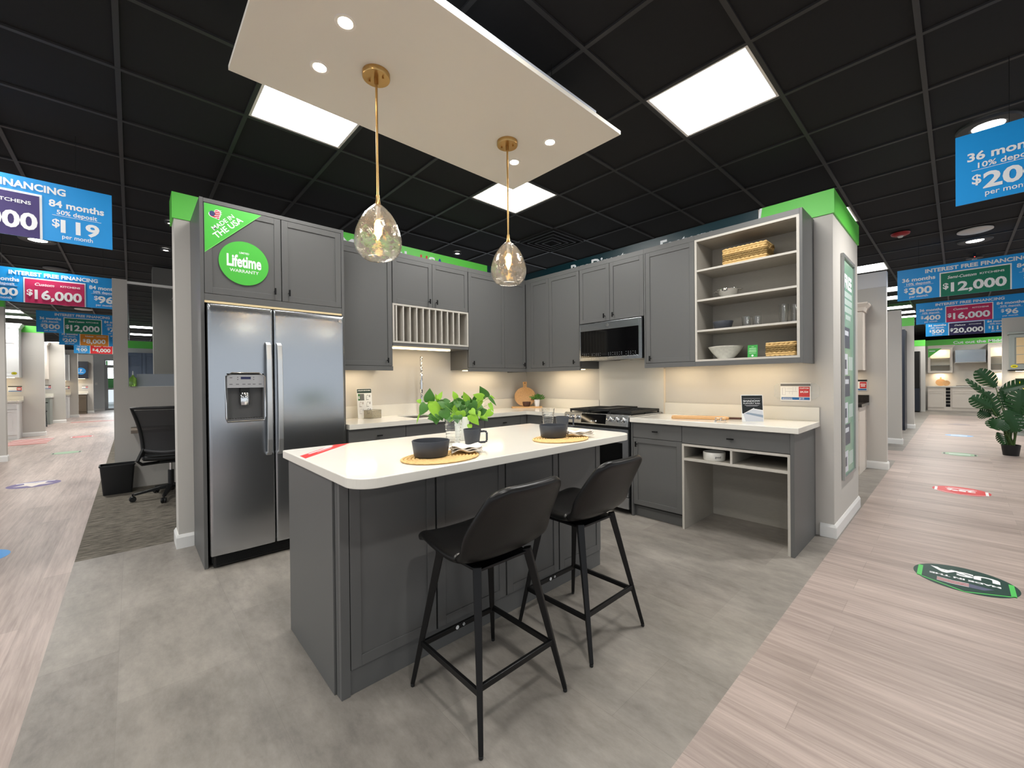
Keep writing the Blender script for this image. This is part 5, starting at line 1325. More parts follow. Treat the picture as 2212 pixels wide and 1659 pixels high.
floor_dot(-7.38, -4.97, mat('decal_sage', (150, 186, 150), 0.4), 'pale green floor sticker beyond purple one in left aisle', (), border=M_fdg, r=0.20, **LD)
floor_dot(-10.70, -4.97, M_fr, 'red and white floor sticker beyond green one in left aisle', (), border=M_txt, r=0.21, extra=lambda F, mb: F.rect(mb, -0.12, 0.12, -0.03, 0.03, 0.0008, 0.0012, M_txt), **LD)
floor_dot(-14.0, -4.97, mat('decal_grey', (142, 132, 134), 0.4), 'dark grey floor sticker near the left aisle doors', (), r=0.20, **LD)
# red and white curved floor strip under the first left display
mb = MB().use(mat('strip_red', (176, 92, 84), 0.5))
for (x0, x1, y0, y1) in ((-11.0, -9.6, -6.1, -5.45), (-16.8, -16.5, -5.6, -4.2)): mb.box(x0, x1, y0, y1, 0.0004, 0.0012)
mb.use(M_paper)
for k in range(5): mb.box(-11.0+0.28*k, -10.93+0.28*k, -6.1, -5.45, 0.0012, 0.0015)
tag(mb.build('floor_strip', None), 'faded red marking strips across the left aisle floor', 'floor marking')

# ---------------------------------------------------------------- ceiling fittings
def disc_fit(name, x, y, label, cat, r, glow=None, rim=None, rr=None, group=None, col=None):
    t = thing(name, label, cat, (x, y, HC-0.02), group)
    MB().use(rim or M_grid).lathe([(r*0.55 if glow else 0.0006, -0.004), (r*0.9, -0.006), (r, 0.0), (r, 0.012), (0.0006, 0.012)] if not glow else [(r*0.5, 0.004), (r*0.62, -0.005), (r*0.95, -0.004), (r, 0.006), (r, 0.012), (r*0.5, 0.012), (r*0.5, 0.004)], (x, y, HC-0.012), 36).build('rim', None, t, smooth=True, ang=50)
    if glow: MB().use(glow).lathe([(0.0006, 0.002), (r*0.495, 0.002), (r*0.495, 0.006), (0.0006, 0.006)], (x, y, HC-0.012), 28).build('lamp', None, t, smooth=True)
    return t
M_can = mat('can_glow', (255, 255, 255), 0.5, emit=(255, 250, 240), es=20.0)
GC = 'round can lights in the black ceiling'
disc_fit('can_light', 4.238, 0.391, 'bright can light just above nearest right blue sign', 'ceiling light', 0.16, M_can, group=GC)
disc_fit('can_light', 4.247, 3.999, 'small can light behind white speaker in right aisle ceiling', 'ceiling light', 0.16, M_can, group=GC)
disc_fit('can_light', -3.43, -4.86, 'can light seen under nearest left blue sign', 'ceiling light', 0.16, M_can, group=GC)
disc_fit('can_light', -16.6, -4.9, 'distant can light among the far left signs', 'ceiling light', 0.18, M_can, group=GC)
for (x, y), lab in (((-0.553, -0.759), 'tiny can light over plate rack cabinets'), ((-1.72, -3.715), 'tiny can light left of refrigerator, upper one'), ((-2.92, -3.704), 'tiny can light left of refrigerator, lower one')):
    disc_fit('can_light', x, y, lab, 'ceiling light', 0.055, M_can, group=GC)
for x, y, s_ in ((4.238, 0.391, 26), (4.247, 3.999, 30), (-3.43, -4.86, 30), (4.24, -3.4, 14), (-0.1, -4.9, 14), (4.24, 8.4, 30), (4.24, 11.9, 30), (-5.6, -4.9, 34), (-9.0, -4.6, 34), (-12.6, -4.9, 40), (-16.8, -4.9, 40), (-20.5, -4.9, 40)):  # lamps with no can fixture above them are added aisle fill
    l = bpy.data.lights.new('can_and_fill_lamp', 'AREA'); l.shape = 'DISK'; l.size = 0.14; l.energy = s_; l.color = (1, 0.97, 0.92); l.spread = radians(140)
    o = bpy.data.objects.new('can_and_fill_lamp', l); C.objects.link(o); o.location = (x, y, HC-0.03)
M_spk = mat('speaker_white', (206, 204, 200), 0.6); M_spkd = mat('speaker_grey', (88, 88, 90), 0.6)
disc_fit('ceiling_speaker', 4.236, 3.439, 'white round speaker in right aisle ceiling', 'speaker', 0.15, None, M_spk)
disc_fit('ceiling_speaker', -5.11, -4.87, 'grey round speaker above crimson left sign', 'speaker', 0.13, None, M_spkd)
disc_fit('ceiling_speaker', -9.55, -4.84, 'pale round speaker below crimson left sign', 'speaker', 0.15, None, M_spk)
t = thing('fire_alarm', 'round red fire alarm on the black ceiling', 'fire alarm', (3.617, 2.895, HC-0.04))
MB().use(mat('alarm_red', (150, 24, 30), 0.4)).lathe([(0.0006, -0.035), (0.05, -0.034), (0.085, -0.018), (0.09, 0.0), (0.0006, 0.0)], (3.617, 2.895, HC-0.001), 32).build('body', None, t, smooth=True, ang=50)
MB().use(M_spk).lathe([(0.0006, -0.055), (0.02, -0.052), (0.03, -0.036), (0.0006, -0.034)], (3.617, 2.895, HC-0.001), 20).build('strobe', None, t, smooth=True, ang=50)
t = thing('fire_alarm', 'small red alarm with white lens in left aisle ceiling', 'fire alarm', (-9.0, -4.95, HC-0.04))
MB().use(mat('alarm_red', (150, 24, 30), 0.4)).lathe([(0.0006, -0.035), (0.05, -0.034), (0.085, -0.018), (0.09, 0.0), (0.0006, 0.0)], (-9.0, -5.07, HC-0.001), 24).build('body', None, t, smooth=True, ang=50)
t = thing('security_camera', 'small ceiling camera with red light above green sign', 'camera', (4.259, 4.84, HC-0.2))
mb = MB().use(M_black).lathe([(0.0006, 0.0), (0.085, 0.0), (0.085, 0.022), (0.0006, 0.022)], (4.259, 4.84, HC-0.075), 24); mb.box(4.245, 4.273, 4.826, 4.854, HC-0.055, HC-0.0005); mb.build('mount', None, t, smooth=True, ang=40)
mb = MB().use(mat('camera_grey', (170, 160, 160), 0.4)).tube([(4.259, 4.84, HC-0.08), (4.259, 4.82, HC-0.19)], [0.026, 0.018], 14); mb.use(mat('led_red', (255, 60, 60), 0.5, emit=(255, 60, 50), es=4)).box(4.254, 4.264, 4.750, 4.756, HC-0.072, HC-0.064); mb.build('lens_barrel', None, t, smooth=True, ang=40)
t = thing('air_vent', 'square dark diffuser vent in ceiling over the corner', 'vent', (0.601, -0.125, HC-0.02))
mb = MB().use(mat('vent_dark', (48, 48, 50), 0.6))
for k in range(4):
    a = 0.285-0.065*k; z = HC-0.002-0.004*k; w = 0.012
    for q in ((-a, a, -a, -a+w), (-a, a, a-w, a), (-a, -a+w, -a+w, a-w), (a-w, a, -a+w, a-w)): mb.box(0.601+q[0], 0.601+q[1], -0.125+q[2], -0.125+q[3], z-0.014, z)
mb.build('louvre', None, t); MB().use(M_dark).box(0.601-0.29, 0.601+0.29, -0.415, 0.165, HC+0.013, HC+0.02).build('backing', None, t)

# ---------------------------------------------------------------- office behind the refrigerator wall
struct(MB().box(-2.90, -2.819, -4.213, -4.080, 0, 2.557).build('wall_office', M_wall))
o = wall('wall_office', -2.88, -2.82, -4.080, -2.2, 1.243)
t = thing('glass_partition', 'office glass screen above half wall with frosted strip', 'partition', (-2.85, -3.1, 1.244))
MB().use(mat('thin_glass', (244, 248, 248), 0.01, trans=1.0, ior=1.08)).box(-2.853, -2.847, -4.078, -2.2, 1.250, 2.515).build('pane', None, t)
MB().use(mat('frost_strip', (170, 178, 186), 0.6)).box(-2.8465, -2.8455, -4.005, -2.21, 1.2505, 1.404).build('frosted_band', None, t, label='frosted grey strip')
MB().use(M_white).box(-2.87, -2.83, -4.0795, -2.2, 2.516, 2.545).build('top_rail', None, t, bevel=0.002)
MB().use(M_white).box(-2.87, -2.83, -4.0795, -2.2, 1.2435, 1.2495).build('sill_rail', None, t)
o = MB().use(mat('desk_brown', (120, 108, 96), 0.5)).box(-2.818, -2.30, -4.065, -2.4, 0.712, 0.748).box(-2.80, -2.34, -2.45, -2.41, 0, 0.712).box(-2.80, -2.34, -3.10, -3.06, 0, 0.712).build('office_desk', None)
tag(o, 'brown desktop attached to office half wall behind chair', 'desk')
t = thing('bottle', 'green clear pump bottle on the office half wall', 'bottle', (-2.79, -4.040, 1.2495))
MB().use(mat('green_liquid', (150, 196, 96), 0.1, trans=0.6)).lathe([(0.0006, 0), (0.034, 0), (0.036, 0.004), (0.036, 0.10), (0.012, 0.125), (0.012, 0.14), (0.0006, 0.14)], (-2.795, -4.040, 1.2436+0.006), 24).build('body', None, t, smooth=True, ang=50)
MB().use(M_frost).tube([(-2.795, -4.04, 1.389), (-2.795, -4.04, 1.43)], 0.006, 8).box(-2.802, -2.76, -4.045, -4.035, 1.43, 1.438).build('pump', None, t)
# office chair, seen from behind
def P3(c, a, b, z): return Vector((c[0], c[1], z))+Vector((cos(b), sin(b), 0))*a
t = thing('office_chair', 'black mesh-back swivel office chair half behind wall end', 'chair', (-2.0, -3.735, 0))
oc = (-2.0, -3.735)
MB().use(M_black).tube([(oc[0], oc[1], 0.07), (oc[0], oc[1], 0.30)], 0.028, 16).use(M_chrome).tube([(oc[0], oc[1], 0.30), (oc[0], oc[1], 0.41)], 0.013, 14).build('gas_lift', None, t, smooth=True, ang=50)
a0 = atan2(-4.073+3.735, -1.977+2.0)
for k in range(5):
    a = a0+2*pi*k/5
    mb = MB().use(M_black).bar(P3(oc, 0.02, a, 0.125), P3(oc, 0.315, a, 0.075), 0.055, 0.04, w2=0.03, h2=0.022); mb.build('base_arm', None, t, bevel=0.004)
    w = P3(oc, 0.325, a, 0); sd = Vector((-sin(a), cos(a), 0)); mb = MB().use(M_black)
    for s_ in (-1, 1):
        c_ = w+sd*0.013*s_+Vector((0, 0, 0.030)); n_ = 20; pr = [(0.0006, -0.010), (0.025, -0.010), (0.0295, -0.004), (0.0295, 0.004), (0.025, 0.010), (0.0006, 0.010)]
        rad = Vector((cos(a), sin(a), 0)); vs = [c_+sd*q*1.0+(rad*cos(2*pi*j/n_)+Vector((0, 0, 1))*sin(2*pi*j/n_))*r_ for r_, q in pr for j in range(n_)]
        mb.add(vs, [(i*n_+j, i*n_+(j+1) % n_, (i+1)*n_+(j+1) % n_, (i+1)*n_+j) for i in range(5) for j in range(n_)])
    mb.tube([w+Vector((0, 0, 0.03)), w+Vector((0, 0, 0.085))], 0.008, 8)
    mb.build('caster', None, t, smooth=True, ang=50)
# the chair faces the desk (towards -x, turned a little to +y)
fa = radians(172); fd = Vector((cos(fa), sin(fa), 0)); sd = Vector((-sin(fa), cos(fa), 0))
def CH(f, s_, z): return Vector((oc[0], oc[1], 0))+fd*f+sd*s_+Vector((0, 0, z))
def seat(u, v): s_ = 2*v-1; f = -0.22+0.46*u; return CH(f, 0.24*s_*(1-0.12*abs(2*u-1)**3), 0.468-0.03*max(0, u-0.75)*4*0.5+0.012*s_*s_)
o = MB().use(M_black).grid(seat, 16, 14).build('seat', None, t, smooth=True, ang=180, fixn=False); md = o.modifiers.new('s', 'SOLIDIFY'); md.thickness = 0.06; md.offset = 0; md = o.modifiers.new('b', 'BEVEL'); md.width = 0.02; md.segments = 3
MB().use(M_black).box(oc[0]-0.10, oc[0]+0.10, oc[1]-0.10, oc[1]+0.10, 0.405, 0.437).build('tilt_mechanism', None, t, bevel=0.01)
def backp(s_, h_): # s_ -1..1 over the width, h_ 0..1 up the back
    w = 0.212+0.075*h_**2-0.03*(1-abs(2*h_-1)**2)*0.0; z = 0.50+0.52*h_; f = -0.24-0.075*sin(h_*pi*0.9)*(-0.6)-0.10*h_+0.055*(s_*s_)
    return CH(f, w*s_, z)
mesh_m = mat('mesh_black', (40, 40, 42), 0.6, alpha=0.74)
MB().use(mesh_m).grid(lambda u, v: backp((2*u-1)*0.93, 0.04+0.92*v), 20, 20).build('mesh_back', None, t, smooth=True, ang=180, fixn=False, solid=0.002)
loop = [backp(-1+2*k/12, 1.0) for k in range(13)]+[backp(1, 1-k/12) for k in range(1, 12)]+[backp(1-2*k/12, 0.0) for k in range(13)]+[backp(-1, k/12) for k in range(1, 12)]
MB().use(M_black).tube(loop, 0.017, 10, closed=True).build('back_frame', None, t, smooth=True)
MB().use(mat('chair_grey', (70, 70, 72), 0.5)).tube([backp(-0.97+1.94*k/14, 0.13-0.06*sin(pi*k/14)) for k in range(15)], 0.016, 8).build('lumbar_rail', None, t, smooth=True)
MB().use(M_black).tube([backp(-0.98, 0.15), CH(-0.25, -0.25, 0.46), CH(-0.20, -0.22, 0.415), CH(-0.10, -0.09, 0.41), CH(-0.10, 0.09, 0.41), CH(-0.20, 0.22, 0.415), CH(-0.25, 0.25, 0.46), backp(0.98, 0.15)], 0.017, 8).build('back_yoke', None, t, smooth=True)
# waste bin
t = thing('waste_bin', 'black rectangular waste bin on office carpet', 'waste bin', (-2.62, -4.19, 0))
mb = MB().use(M_black); bx, by = -2.63, -4.185
def ring(hx, hy, z): return [(bx+a, by+b, z) for a, b in round_rect(-hx, hx, -hy, hy, 0.02, 0.02, 0.02, 0.02, 3)]
R_ = [ring(0.085, 0.125, 0.0006), ring(0.105, 0.148, 0.325), ring(0.112, 0.156, 0.326), ring(0.112, 0.156, 0.340), ring(0.102, 0.145, 0.340), ring(0.082, 0.121, 0.008)]
n_ = len(R_[0]); vs = [p_ for r_ in R_ for p_ in r_]
mb.add(vs, [(i*n_+j, i*n_+(j+1) % n_, (i+1)*n_+(j+1) % n_, (i+1)*n_+j) for i in range(5) for j in range(n_)]+[tuple(range(n_)), tuple(5*n_+j for j in range(n_))])
mb.build('body', None, t, smooth=True, ang=40)
struct(MB().box(-4.35, -4.05, -3.805, -3.575, 0, HC-0.002).build('trim_2', M_greywall2))
# wall of the room behind the office, with banner and blue-grey cabinet
wall('wall_far_office', -12.2, -12.0, -4.22, 2.8, 2.33)
tag(MB().box(-12.2, -11.99, -4.22, 2.8, 2.331, 2.54).build('wall_banner', M_green), 'distant green banner seen through the office glass', 'banner')
t = thing('display_cabinet', 'blue-grey tall cabinet seen through the office glass', 'cabinet', (-11.7, -3.9, 0))
m_bg = mat('cabinet_bluegrey', (96, 108, 128), 0.5)
MB().use(m_bg).box(-11.985, -11.62, -4.18, -3.45, 0.0, 2.18).build('body', None, t)
mb = MB(TA); shaker(mb, -4.17, -3.83, 0.1, 2.16, -11.619, -11.60, 0.07, 0.012); mb.use(m_bg); mb.build('door', m_bg, t)
mb = MB(TA); shaker(mb, -3.82, -3.46, 0.1, 2.16, -11.619, -11.60, 0.07, 0.012); mb.build('door', m_bg, t)

# ---------------------------------------------------------------- display bays along the left aisle
M_kw = mat('cabinet_white', (238, 238, 236), 0.4); M_cr = mat('cabinet_cream', (226, 216, 204), 0.45); M_gl = mat('cabinet_sage', (150, 156, 150), 0.5); M_nv = mat('cabinet_navy', (34, 40, 52), 0.4)
M_gran = mat('dark_granite', (46, 42, 40), 0.15, noise=0.5, nscale=60); M_bar = mat('handle_bar', (150, 148, 146), 0.3, metal=1.0)
def place(f0):  # frame for a wall seen front on: s along the wall, d out of it
    return f0
def bay_wall_x(n, X, y1, z1, green=True, y0=-9.0):
    wall('wall_left_aisle', X-0.12, X, y0, y1, z1)
    if green: tag(MB().box(X-0.122, X+0.003, y0, y1+0.003, z1+0.001, z1+0.17).build('wall_banner', M_green), ['green banner on nearest left aisle display wall', 'green banner on second left aisle display wall', 'green banner on third left aisle display wall'][n], 'banner')
    baseboard('baseboard_left_aisle', [(X, y0), (X, y1), (X-0.12, y1), (X-0.12, y0)][::-1])
bay_wall_x(0, -6.80, -5.615, 2.605)
bay_wall_x(1, -11.78, -5.69, 2.62)
for X, y1, z1 in ((-16.80, -5.735, 2.75), (-20.07, -5.64, 2.70), (-23.15, -5.35, 2.70)):
    wall('wall_left_aisle', X-0.12, X, -9.0, y1, z1); baseboard('baseboard_left_aisle', [(X, -9.0), (X, y1), (X-0.12, y1), (X-0.12, -9.0)][::-1])
def crown(T, t, s0, s1, d, z, m, h=0.11, out=0.06, side=1):
    mb = MB(T); e = out if side > 0 else -out
    prof = [(0, 0), (0.012, 0), (out*0.45, h*0.45), (out, h*0.85), (out, h)]
    s_in, s_out = (s0, s1) if side > 0 else (s1, s0)
    vs = []
    for q, z_ in prof: sg = 1 if side > 0 else -1; vs += [(s_in, G, z+z_), (s_in, d+q, z+z_), (s_out+sg*q, d+q, z+z_), (s_out+sg*q, G, z+z_)]
    n = len(prof); fs = [(0, 1, 2, 3), tuple((n-1)*4+j for j in (3, 2, 1, 0))]
    for i in range(n-1):
        for j in range(4): fs.append((i*4+j, i*4+(j+1) % 4, (i+1)*4+(j+1) % 4, (i+1)*4+j))
    mb.use(m).add(vs, fs); return mb.build('crown_moulding', None, t)
def simple_upper(T, s0, s1, z0, z1, d, m, label, side, loc, glass=0, ndoor=1, cr=True):
    t = thing('wall_cabinet', label, 'cabinet', loc)
    MB(T).box(s0, s1, G, d-0.022, z0, z1).build('body', m, t)
    for k in range(ndoor):
        a = s0+(s1-s0)*k/ndoor+0.004; b = s0+(s1-s0)*(k+1)/ndoor-0.004
        if glass:
            mb = MB(T); shaker(mb, a, b, z1-glass, z1-0.01, d-0.0215, d, 0.055, 0.012); mb.use(mat('painted_lit_amber', (214, 186, 140), 0.2)).box(a+0.055, b-0.055, d-0.0205, d-0.0105, z1-glass+0.055, z1-0.065);  # amber base colour paints the lit glass, the pane itself gives no light
            mb.mats[0] = m; mb.build('door', None, t)
            mb = MB(T); shaker(mb, a, b, z0+0.005, z1-glass-0.006, d-0.0215, d, 0.06, 0.01); mb.build('door', m, t)
        else:
            mb = MB(T); shaker(mb, a, b, z0+0.005, z1-0.01, d-0.0215, d, 0.06, 0.01); mb.build('door', m, t)
    if cr: crown(T, t, s0, s1, d, z1+0.0005, m, side=side)
    return t
def simple_base(T, s0, s1, d, m, label, loc, top=None, z1=0.88, side=1, ov=0.03, splash=True):
    t = thing('base_cabinet', label, 'cabinet', loc)
    MB(T).box(s0, s1, G, d-0.022, 0.0, z1-0.001).build('body', m, t)
    n = max(1, int((s1-s0)/0.5))
    for k in range(n):
        a = s0+(s1-s0)*k/n+0.004; b = s0+(s1-s0)*(k+1)/n-0.004
        mb = MB(T); shaker(mb, a, b, z1-0.16, z1-0.012, d-0.0215, d, 0.035, 0.008); mb.build('drawer', m, t)
        mb = MB(T); shaker(mb, a, b, 0.11, z1-0.17, d-0.0215, d, 0.06, 0.01); mb.build('door', m, t)
    s0b, s1b = (s0, s1+ov) if side > 0 else (s0-ov, s1)
    mb = MB(T); mb.box(s0b, s1b, G, d+0.03, z1, z1+0.04)
    if splash: mb.box(s0b, s1b, G, 0.022, z1+0.0405, z1+0.14)
    mb.build('worktop', top or M_quartz, t)
    return t
def tagcard(F, w, h, label, dark=True):
    mb = MB(); F.rect(mb, 0, w, 0, h, 0.001, 0.006, M_paper); F.rect(mb, 0, w, h*0.84, h, 0.006, 0.007, mblk if dark else mgr); F.rect(mb, w*0.62, w*0.97, h*0.22, h*0.80, 0.006, 0.007, mat('card_red', (198, 60, 62), 0.5)); F.rect(mb, w*0.03, w*0.97, h*0.04, h*0.18, 0.006, 0.007, mat('card_blue', (34, 104, 170), 0.5))
    F.rect(mb, w*0.08, w*0.5, h*0.4, h*0.44, 0.006, 0.0065, mlg); F.rect(mb, w*0.66, w*0.93, h*0.55, h*0.62, 0.007, 0.0075, M_txt); F.rect(mb, w*0.68, w*0.9, h*0.38, h*0.48, 0.007, 0.0075, M_txt)
    return tag(mb.build('price_card', None), label, 'price card', 'price cards on display walls')
X = -11.78; TX = lambda X: (lambda s, d, z: (X+d, s, z))
simple_upper(TX(X), -7.6, -6.055, 1.485, 2.68, 0.36, M_kw, 'white wall cabinet with small lit window at left edge', 1, (X+0.2, -6.8, 1.485), glass=0.30, ndoor=3)
simple_base(TX(X), -7.6, -6.065, 0.64, M_kw, 'white base cabinet below the lit window cabinet', (X+0.3, -6.8, 0), splash=True)
light_bar(TX(X), -7.2, -6.15, 0.2, 1.484, 'light bar under white cabinet at left edge of photo', 3)
F = Face((X+0.361, 0, 0), (0, 1, 0), (0, 0, 1)); mb = MB(); mye = mat('sticker_yellow', (226, 214, 40), 0.4); F.disc(mb, -6.135, 1.585, 0.045, 0.032, 0.0006, 0.003, mblk, 30); F.disc(mb, -6.135, 1.585, 0.040, 0.027, 0.003, 0.004, mye, 30); F.rect(mb, -6.158, -6.112, 1.578, 1.592, 0.004, 0.0045, mblk)
tag(mb.build('round_sticker', None), 'yellow oval sticker on white cabinet at left edge', 'sticker')
tagcard(Face((X, -6.285, 1.135), (0, 1, 0), (0, 0, 1)), 0.225, 0.14, 'price card under the white cabinet at left edge')
X = -16.80
simple_upper(TX(X), -7.8, -6.10, 1.50, 2.62, 0.36, M_cr, 'narrow-looking cream cabinet with crown in second left bay', 1, (X+0.2, -6.9, 1.5), ndoor=3)
simple_base(TX(X), -7.8, -6.03, 0.64, M_gl, 'grey base cabinet in the second left bay', (X+0.3, -6.9, 0))
tagcard(Face((X, -6.21, 1.17), (0, 1, 0), (0, 0, 1)), 0.155, 0.13, 'price card in the second left bay')
t = thing('folding_ladder', 'black folded step ladder leaning in second left bay', 'ladder', (-15.3, -6.05, 0))
for s_ in (-1, 1):
    MB().use(M_black).bar((-15.2, -6.04+0.03*s_, 0), (-15.75, -6.13+0.02*s_, 0.95), 0.035, 0.03).build('leg', None, t)
for k in range(3): MB().use(M_black).bar((-15.3-0.17*k, -6.12, 0.2+0.27*k), (-15.3-0.17*k, -6.02, 0.2+0.27*k), 0.07, 0.03).build('step', None, t)
X = -20.07
simple_upper(TX(X), -7.6, -5.86, 1.475, 2.50, 0.36, M_kw, 'white wall cabinet in the third left bay', 1, (X+0.2, -6.8, 1.5), ndoor=3, cr=False)
simple_base(TX(X), -7.6, -5.87, 0.64, M_kw, 'white base cabinet in the third left bay', (X+0.3, -6.8, 0))
light_bar(TX(X), -7.0, -5.95, 0.2, 1.474, 'light bar under the third left bay cabinet', 3)
tagcard(Face((X, -6.0, 1.14), (0, 1, 0), (0, 0, 1)), 0.13, 0.12, 'price card in the third left bay')
X = -23.15
simple_upper(TX(X), -7.6, -5.50, 1.60, 2.37, 0.36, M_nv, 'dark navy wall cabinet in the farthest left bay', 1, (X+0.2, -6.6, 1.6), ndoor=3, cr=False)
simple_base(TX(X), -7.6, -5.55, 0.62, mat('cabinet_brown', (96, 84, 70), 0.5), 'brown base cabinet in the farthest left bay', (X+0.3, -6.6, 0))
light_bar(TX(X), -6.6, -5.60, 0.2, 1.599, 'light bar under the farthest left bay cabinet', 3)
F = Face((X+0.361, 0, 0), (0, 1, 0), (0, 0, 1)); mb = MB(); F.disc(mb, -5.72, 1.93, 0.155, 0.155, 0.0006, 0.006, M_fb, 40); F.text(mb, '7', -5.72, 1.96, 0.10, 0.009, M_txt, bold=0.06); F.rect(mb, -5.80, -5.64, 1.86, 1.88, 0.006, 0.009, M_txt)
tag(mb.build('round_sticker', None), 'blue round sticker with number 7 on navy cabinet', 'sticker')
tagcard(Face((X, -5.72, 1.14), (0, 1, 0), (0, 0, 1)), 0.20, 0.12, 'price card in the farthest left bay')
# end wall with the glass entrance door
XE = -25.4
struct(MB().box(XE-0.15, XE, -12, -5.06, 0, 3.05).box(XE-0.15, XE, -5.06, -3.30, 2.62, 3.05).box(XE-0.15, XE, -3.30, 3, 0, 3.05).build('wall_end', mat('wall_pale', (214, 216, 216), 0.8)))
baseboard('baseboard_end', [(XE, -3.3), (XE, 3)][::-1]); baseboard('baseboard_end', [(XE, -12), (XE, -5.06)][::-1])
mal = mat('door_aluminium', (150, 152, 154), 0.4, metal=0.5)
mb = MB().use(mal)
for a, b, c, d in ((-5.06, -5.0, 0, 2.62), (-3.36, -3.30, 0, 2.62), (-5.0, -3.36, 2.54, 2.62), (-5.0, -3.36, 2.26, 2.32), (-4.21, -4.15, 0, 2.26)): mb.box(XE-0.10, XE-0.03, a, b, c, d)
for a, b in ((-5.0, -4.21), (-4.15, -3.36)):
    mb.box(XE-0.09, XE-0.04, a, a+0.07, 0.0, 2.26); mb.box(XE-0.09, XE-0.04, b-0.07, b, 0.0, 2.26); mb.box(XE-0.09, XE-0.04, a+0.07, b-0.07, 0.0, 0.10); mb.box(XE-0.09, XE-0.04, a+0.07, b-0.07, 2.17, 2.26); mb.box(XE-0.09, XE-0.04, a+0.07, b-0.07, 1.05, 1.13)
struct(mb.build('door_1', None))
struct(MB().box(XE-0.068, XE-0.062, -4.93, -3.43, 0.10, 2.54).build('window_1', mat('thin_glass', (244, 248, 248), 0.01, trans=1.0, ior=1.08)))
plate('floor', [(-40, XE-0.15, -14, 6)], mat('pavement', (196, 198, 200), 0.9))
mb = MB().use(mat('tree_green', (64, 120, 60), 0.8, noise=0.5, nscale=2)); random.seed(7)
for k in range(26):
    c_ = (-33+random.uniform(-1, 1), -9+0.45*k+random.uniform(-0.2, 0.2), 1.2+random.uniform(-0.1, 0.3)); r_ = random.uniform(0.7, 1.2)
    mb.lathe([(0.01, -r_), (r_*0.7, -r_*0.7), (r_, 0), (r_*0.7, r_*0.7), (0.01, r_)], (c_[0], c_[1], c_[2]+0.8), 10, disp=lambda a, z, i: 0.12*sin(5*a+z*7))
o = tag(mb.build('hedge', None, smooth=True, ang=180), 'green foliage outside the glass entrance doors', 'hedge', kind='stuff')
sun = area('daylight_lamp', (-26.6, -4.2, 2.6), 2.0, 2.2, 220, (0.86, 0.94, 1.0), rot=(0, radians(-70), 0))
struct(MB().box(XE+0.001, XE+0.006, -5.40, -5.31, 1.30, 1.42).build('trim_3', M_white))

# ---------------------------------------------------------------- display bays along the right aisle
def bay_wall_y(Y, x1, z1, band=None, lab=None):
    wall('wall_right_aisle', -1.5, x1, Y, Y+0.12, z1)
    baseboard('baseboard_right_aisle', [(-1.5, Y), (x1, Y), (x1, Y+0.12), (-1.5, Y+0.12)][::-1])
    if band: tag(MB().box(-1.5, x1+0.006, Y-0.006, Y+0.126, z1+0.001, z1+0.21).build('wall_banner', band), lab, 'banner')
bay_wall_y(3.51, 3.432, 2.505, mat('banner_grey', (216, 216, 218), 0.5), 'pale grey banner on top of first right aisle display wall')
bay_wall_y(6.583, 3.375, 2.53); bay_wall_y(10.02, 3.372, 2.527, M_green, 'green banner on top of third right aisle display wall')
TY = lambda Y: (lambda s, d, z: (s, Y-d, z))
simple_upper(TY(3.51), 1.4, 3.222, 1.365, 2.16, 0.33, M_cr, 'cream wall cabinet with crown in first right bay', 1, (2.3, 3.3, 1.365), ndoor=4)
simple_base(TY(3.51), 1.4, 3.222, 0.64, M_cr, 'cream base cabinet with dark granite top in first right bay', (2.3, 3.2, 0), top=M_gran)
light_bar(TY(3.51), 2.0, 3.1, 0.18, 1.364, 'light bar under cream cabinet in first right bay', 3)
tagcard(Face((3.02, 3.51, 1.08), (1, 0, 0), (0, 0, 1)), 0.21, 0.155, 'price card in the first right bay above dark granite')
t = thing('tall_cabinet', 'dark navy tall cabinet beyond second right aisle wall', 'cabinet', (2.8, 9.7, 0))
MB().use(M_nv).box(2.2, 3.245, 9.42, 10.015, 0.0, 2.40).build('body', None, t); mb = MB(TY(9.42)); shaker(mb, 2.72, 3.24, 0.1, 2.38, 0.001, 0.02, 0.06, 0.01); mb.build('door', M_nv, t)
# far kitchen at the end of the right aisle
YE = 18.95
wall('wall_far', -3, 10, YE, YE+0.15, 2.47)
o = banner((-3, 10, YE-0.012, YE+0.152, 2.471, 2.70), 'green Cut out the Middleman banner over the far kitchen', M_green, [('Cut out the Middleman', 4.80, 2.565, 0.10, M_txt, 1.62)], Face((0, YE-0.013, 0), (1, 0, 0), (0, 0, 1)))
wall('wall_far_return', 1.0, 3.30, 17.2, 17.32, 2.40); tag(MB().box(1.0, 3.303, 17.19, 17.33, 2.401, 2.62).build('wall_banner', M_green), 'bright green banner beside the far kitchen refrigerator', 'banner')
t = thing('refrigerator', 'dark steel refrigerator left of the far kitchen', 'refrigerator', (2.8, 16.9, 0))
MB().use(M_black).box(2.40, 3.18, 16.72, 17.19, 0.03, 2.19).build('body', None, t); MB().use(M_blackglass).box(2.40, 3.18, 16.66, 16.715, 0.87, 2.18).build('door', None, t); MB().use(M_nv).box(2.40, 3.18, 16.66, 16.715, 0.05, 0.86).build('drawer', None, t)
TF = TY(YE)
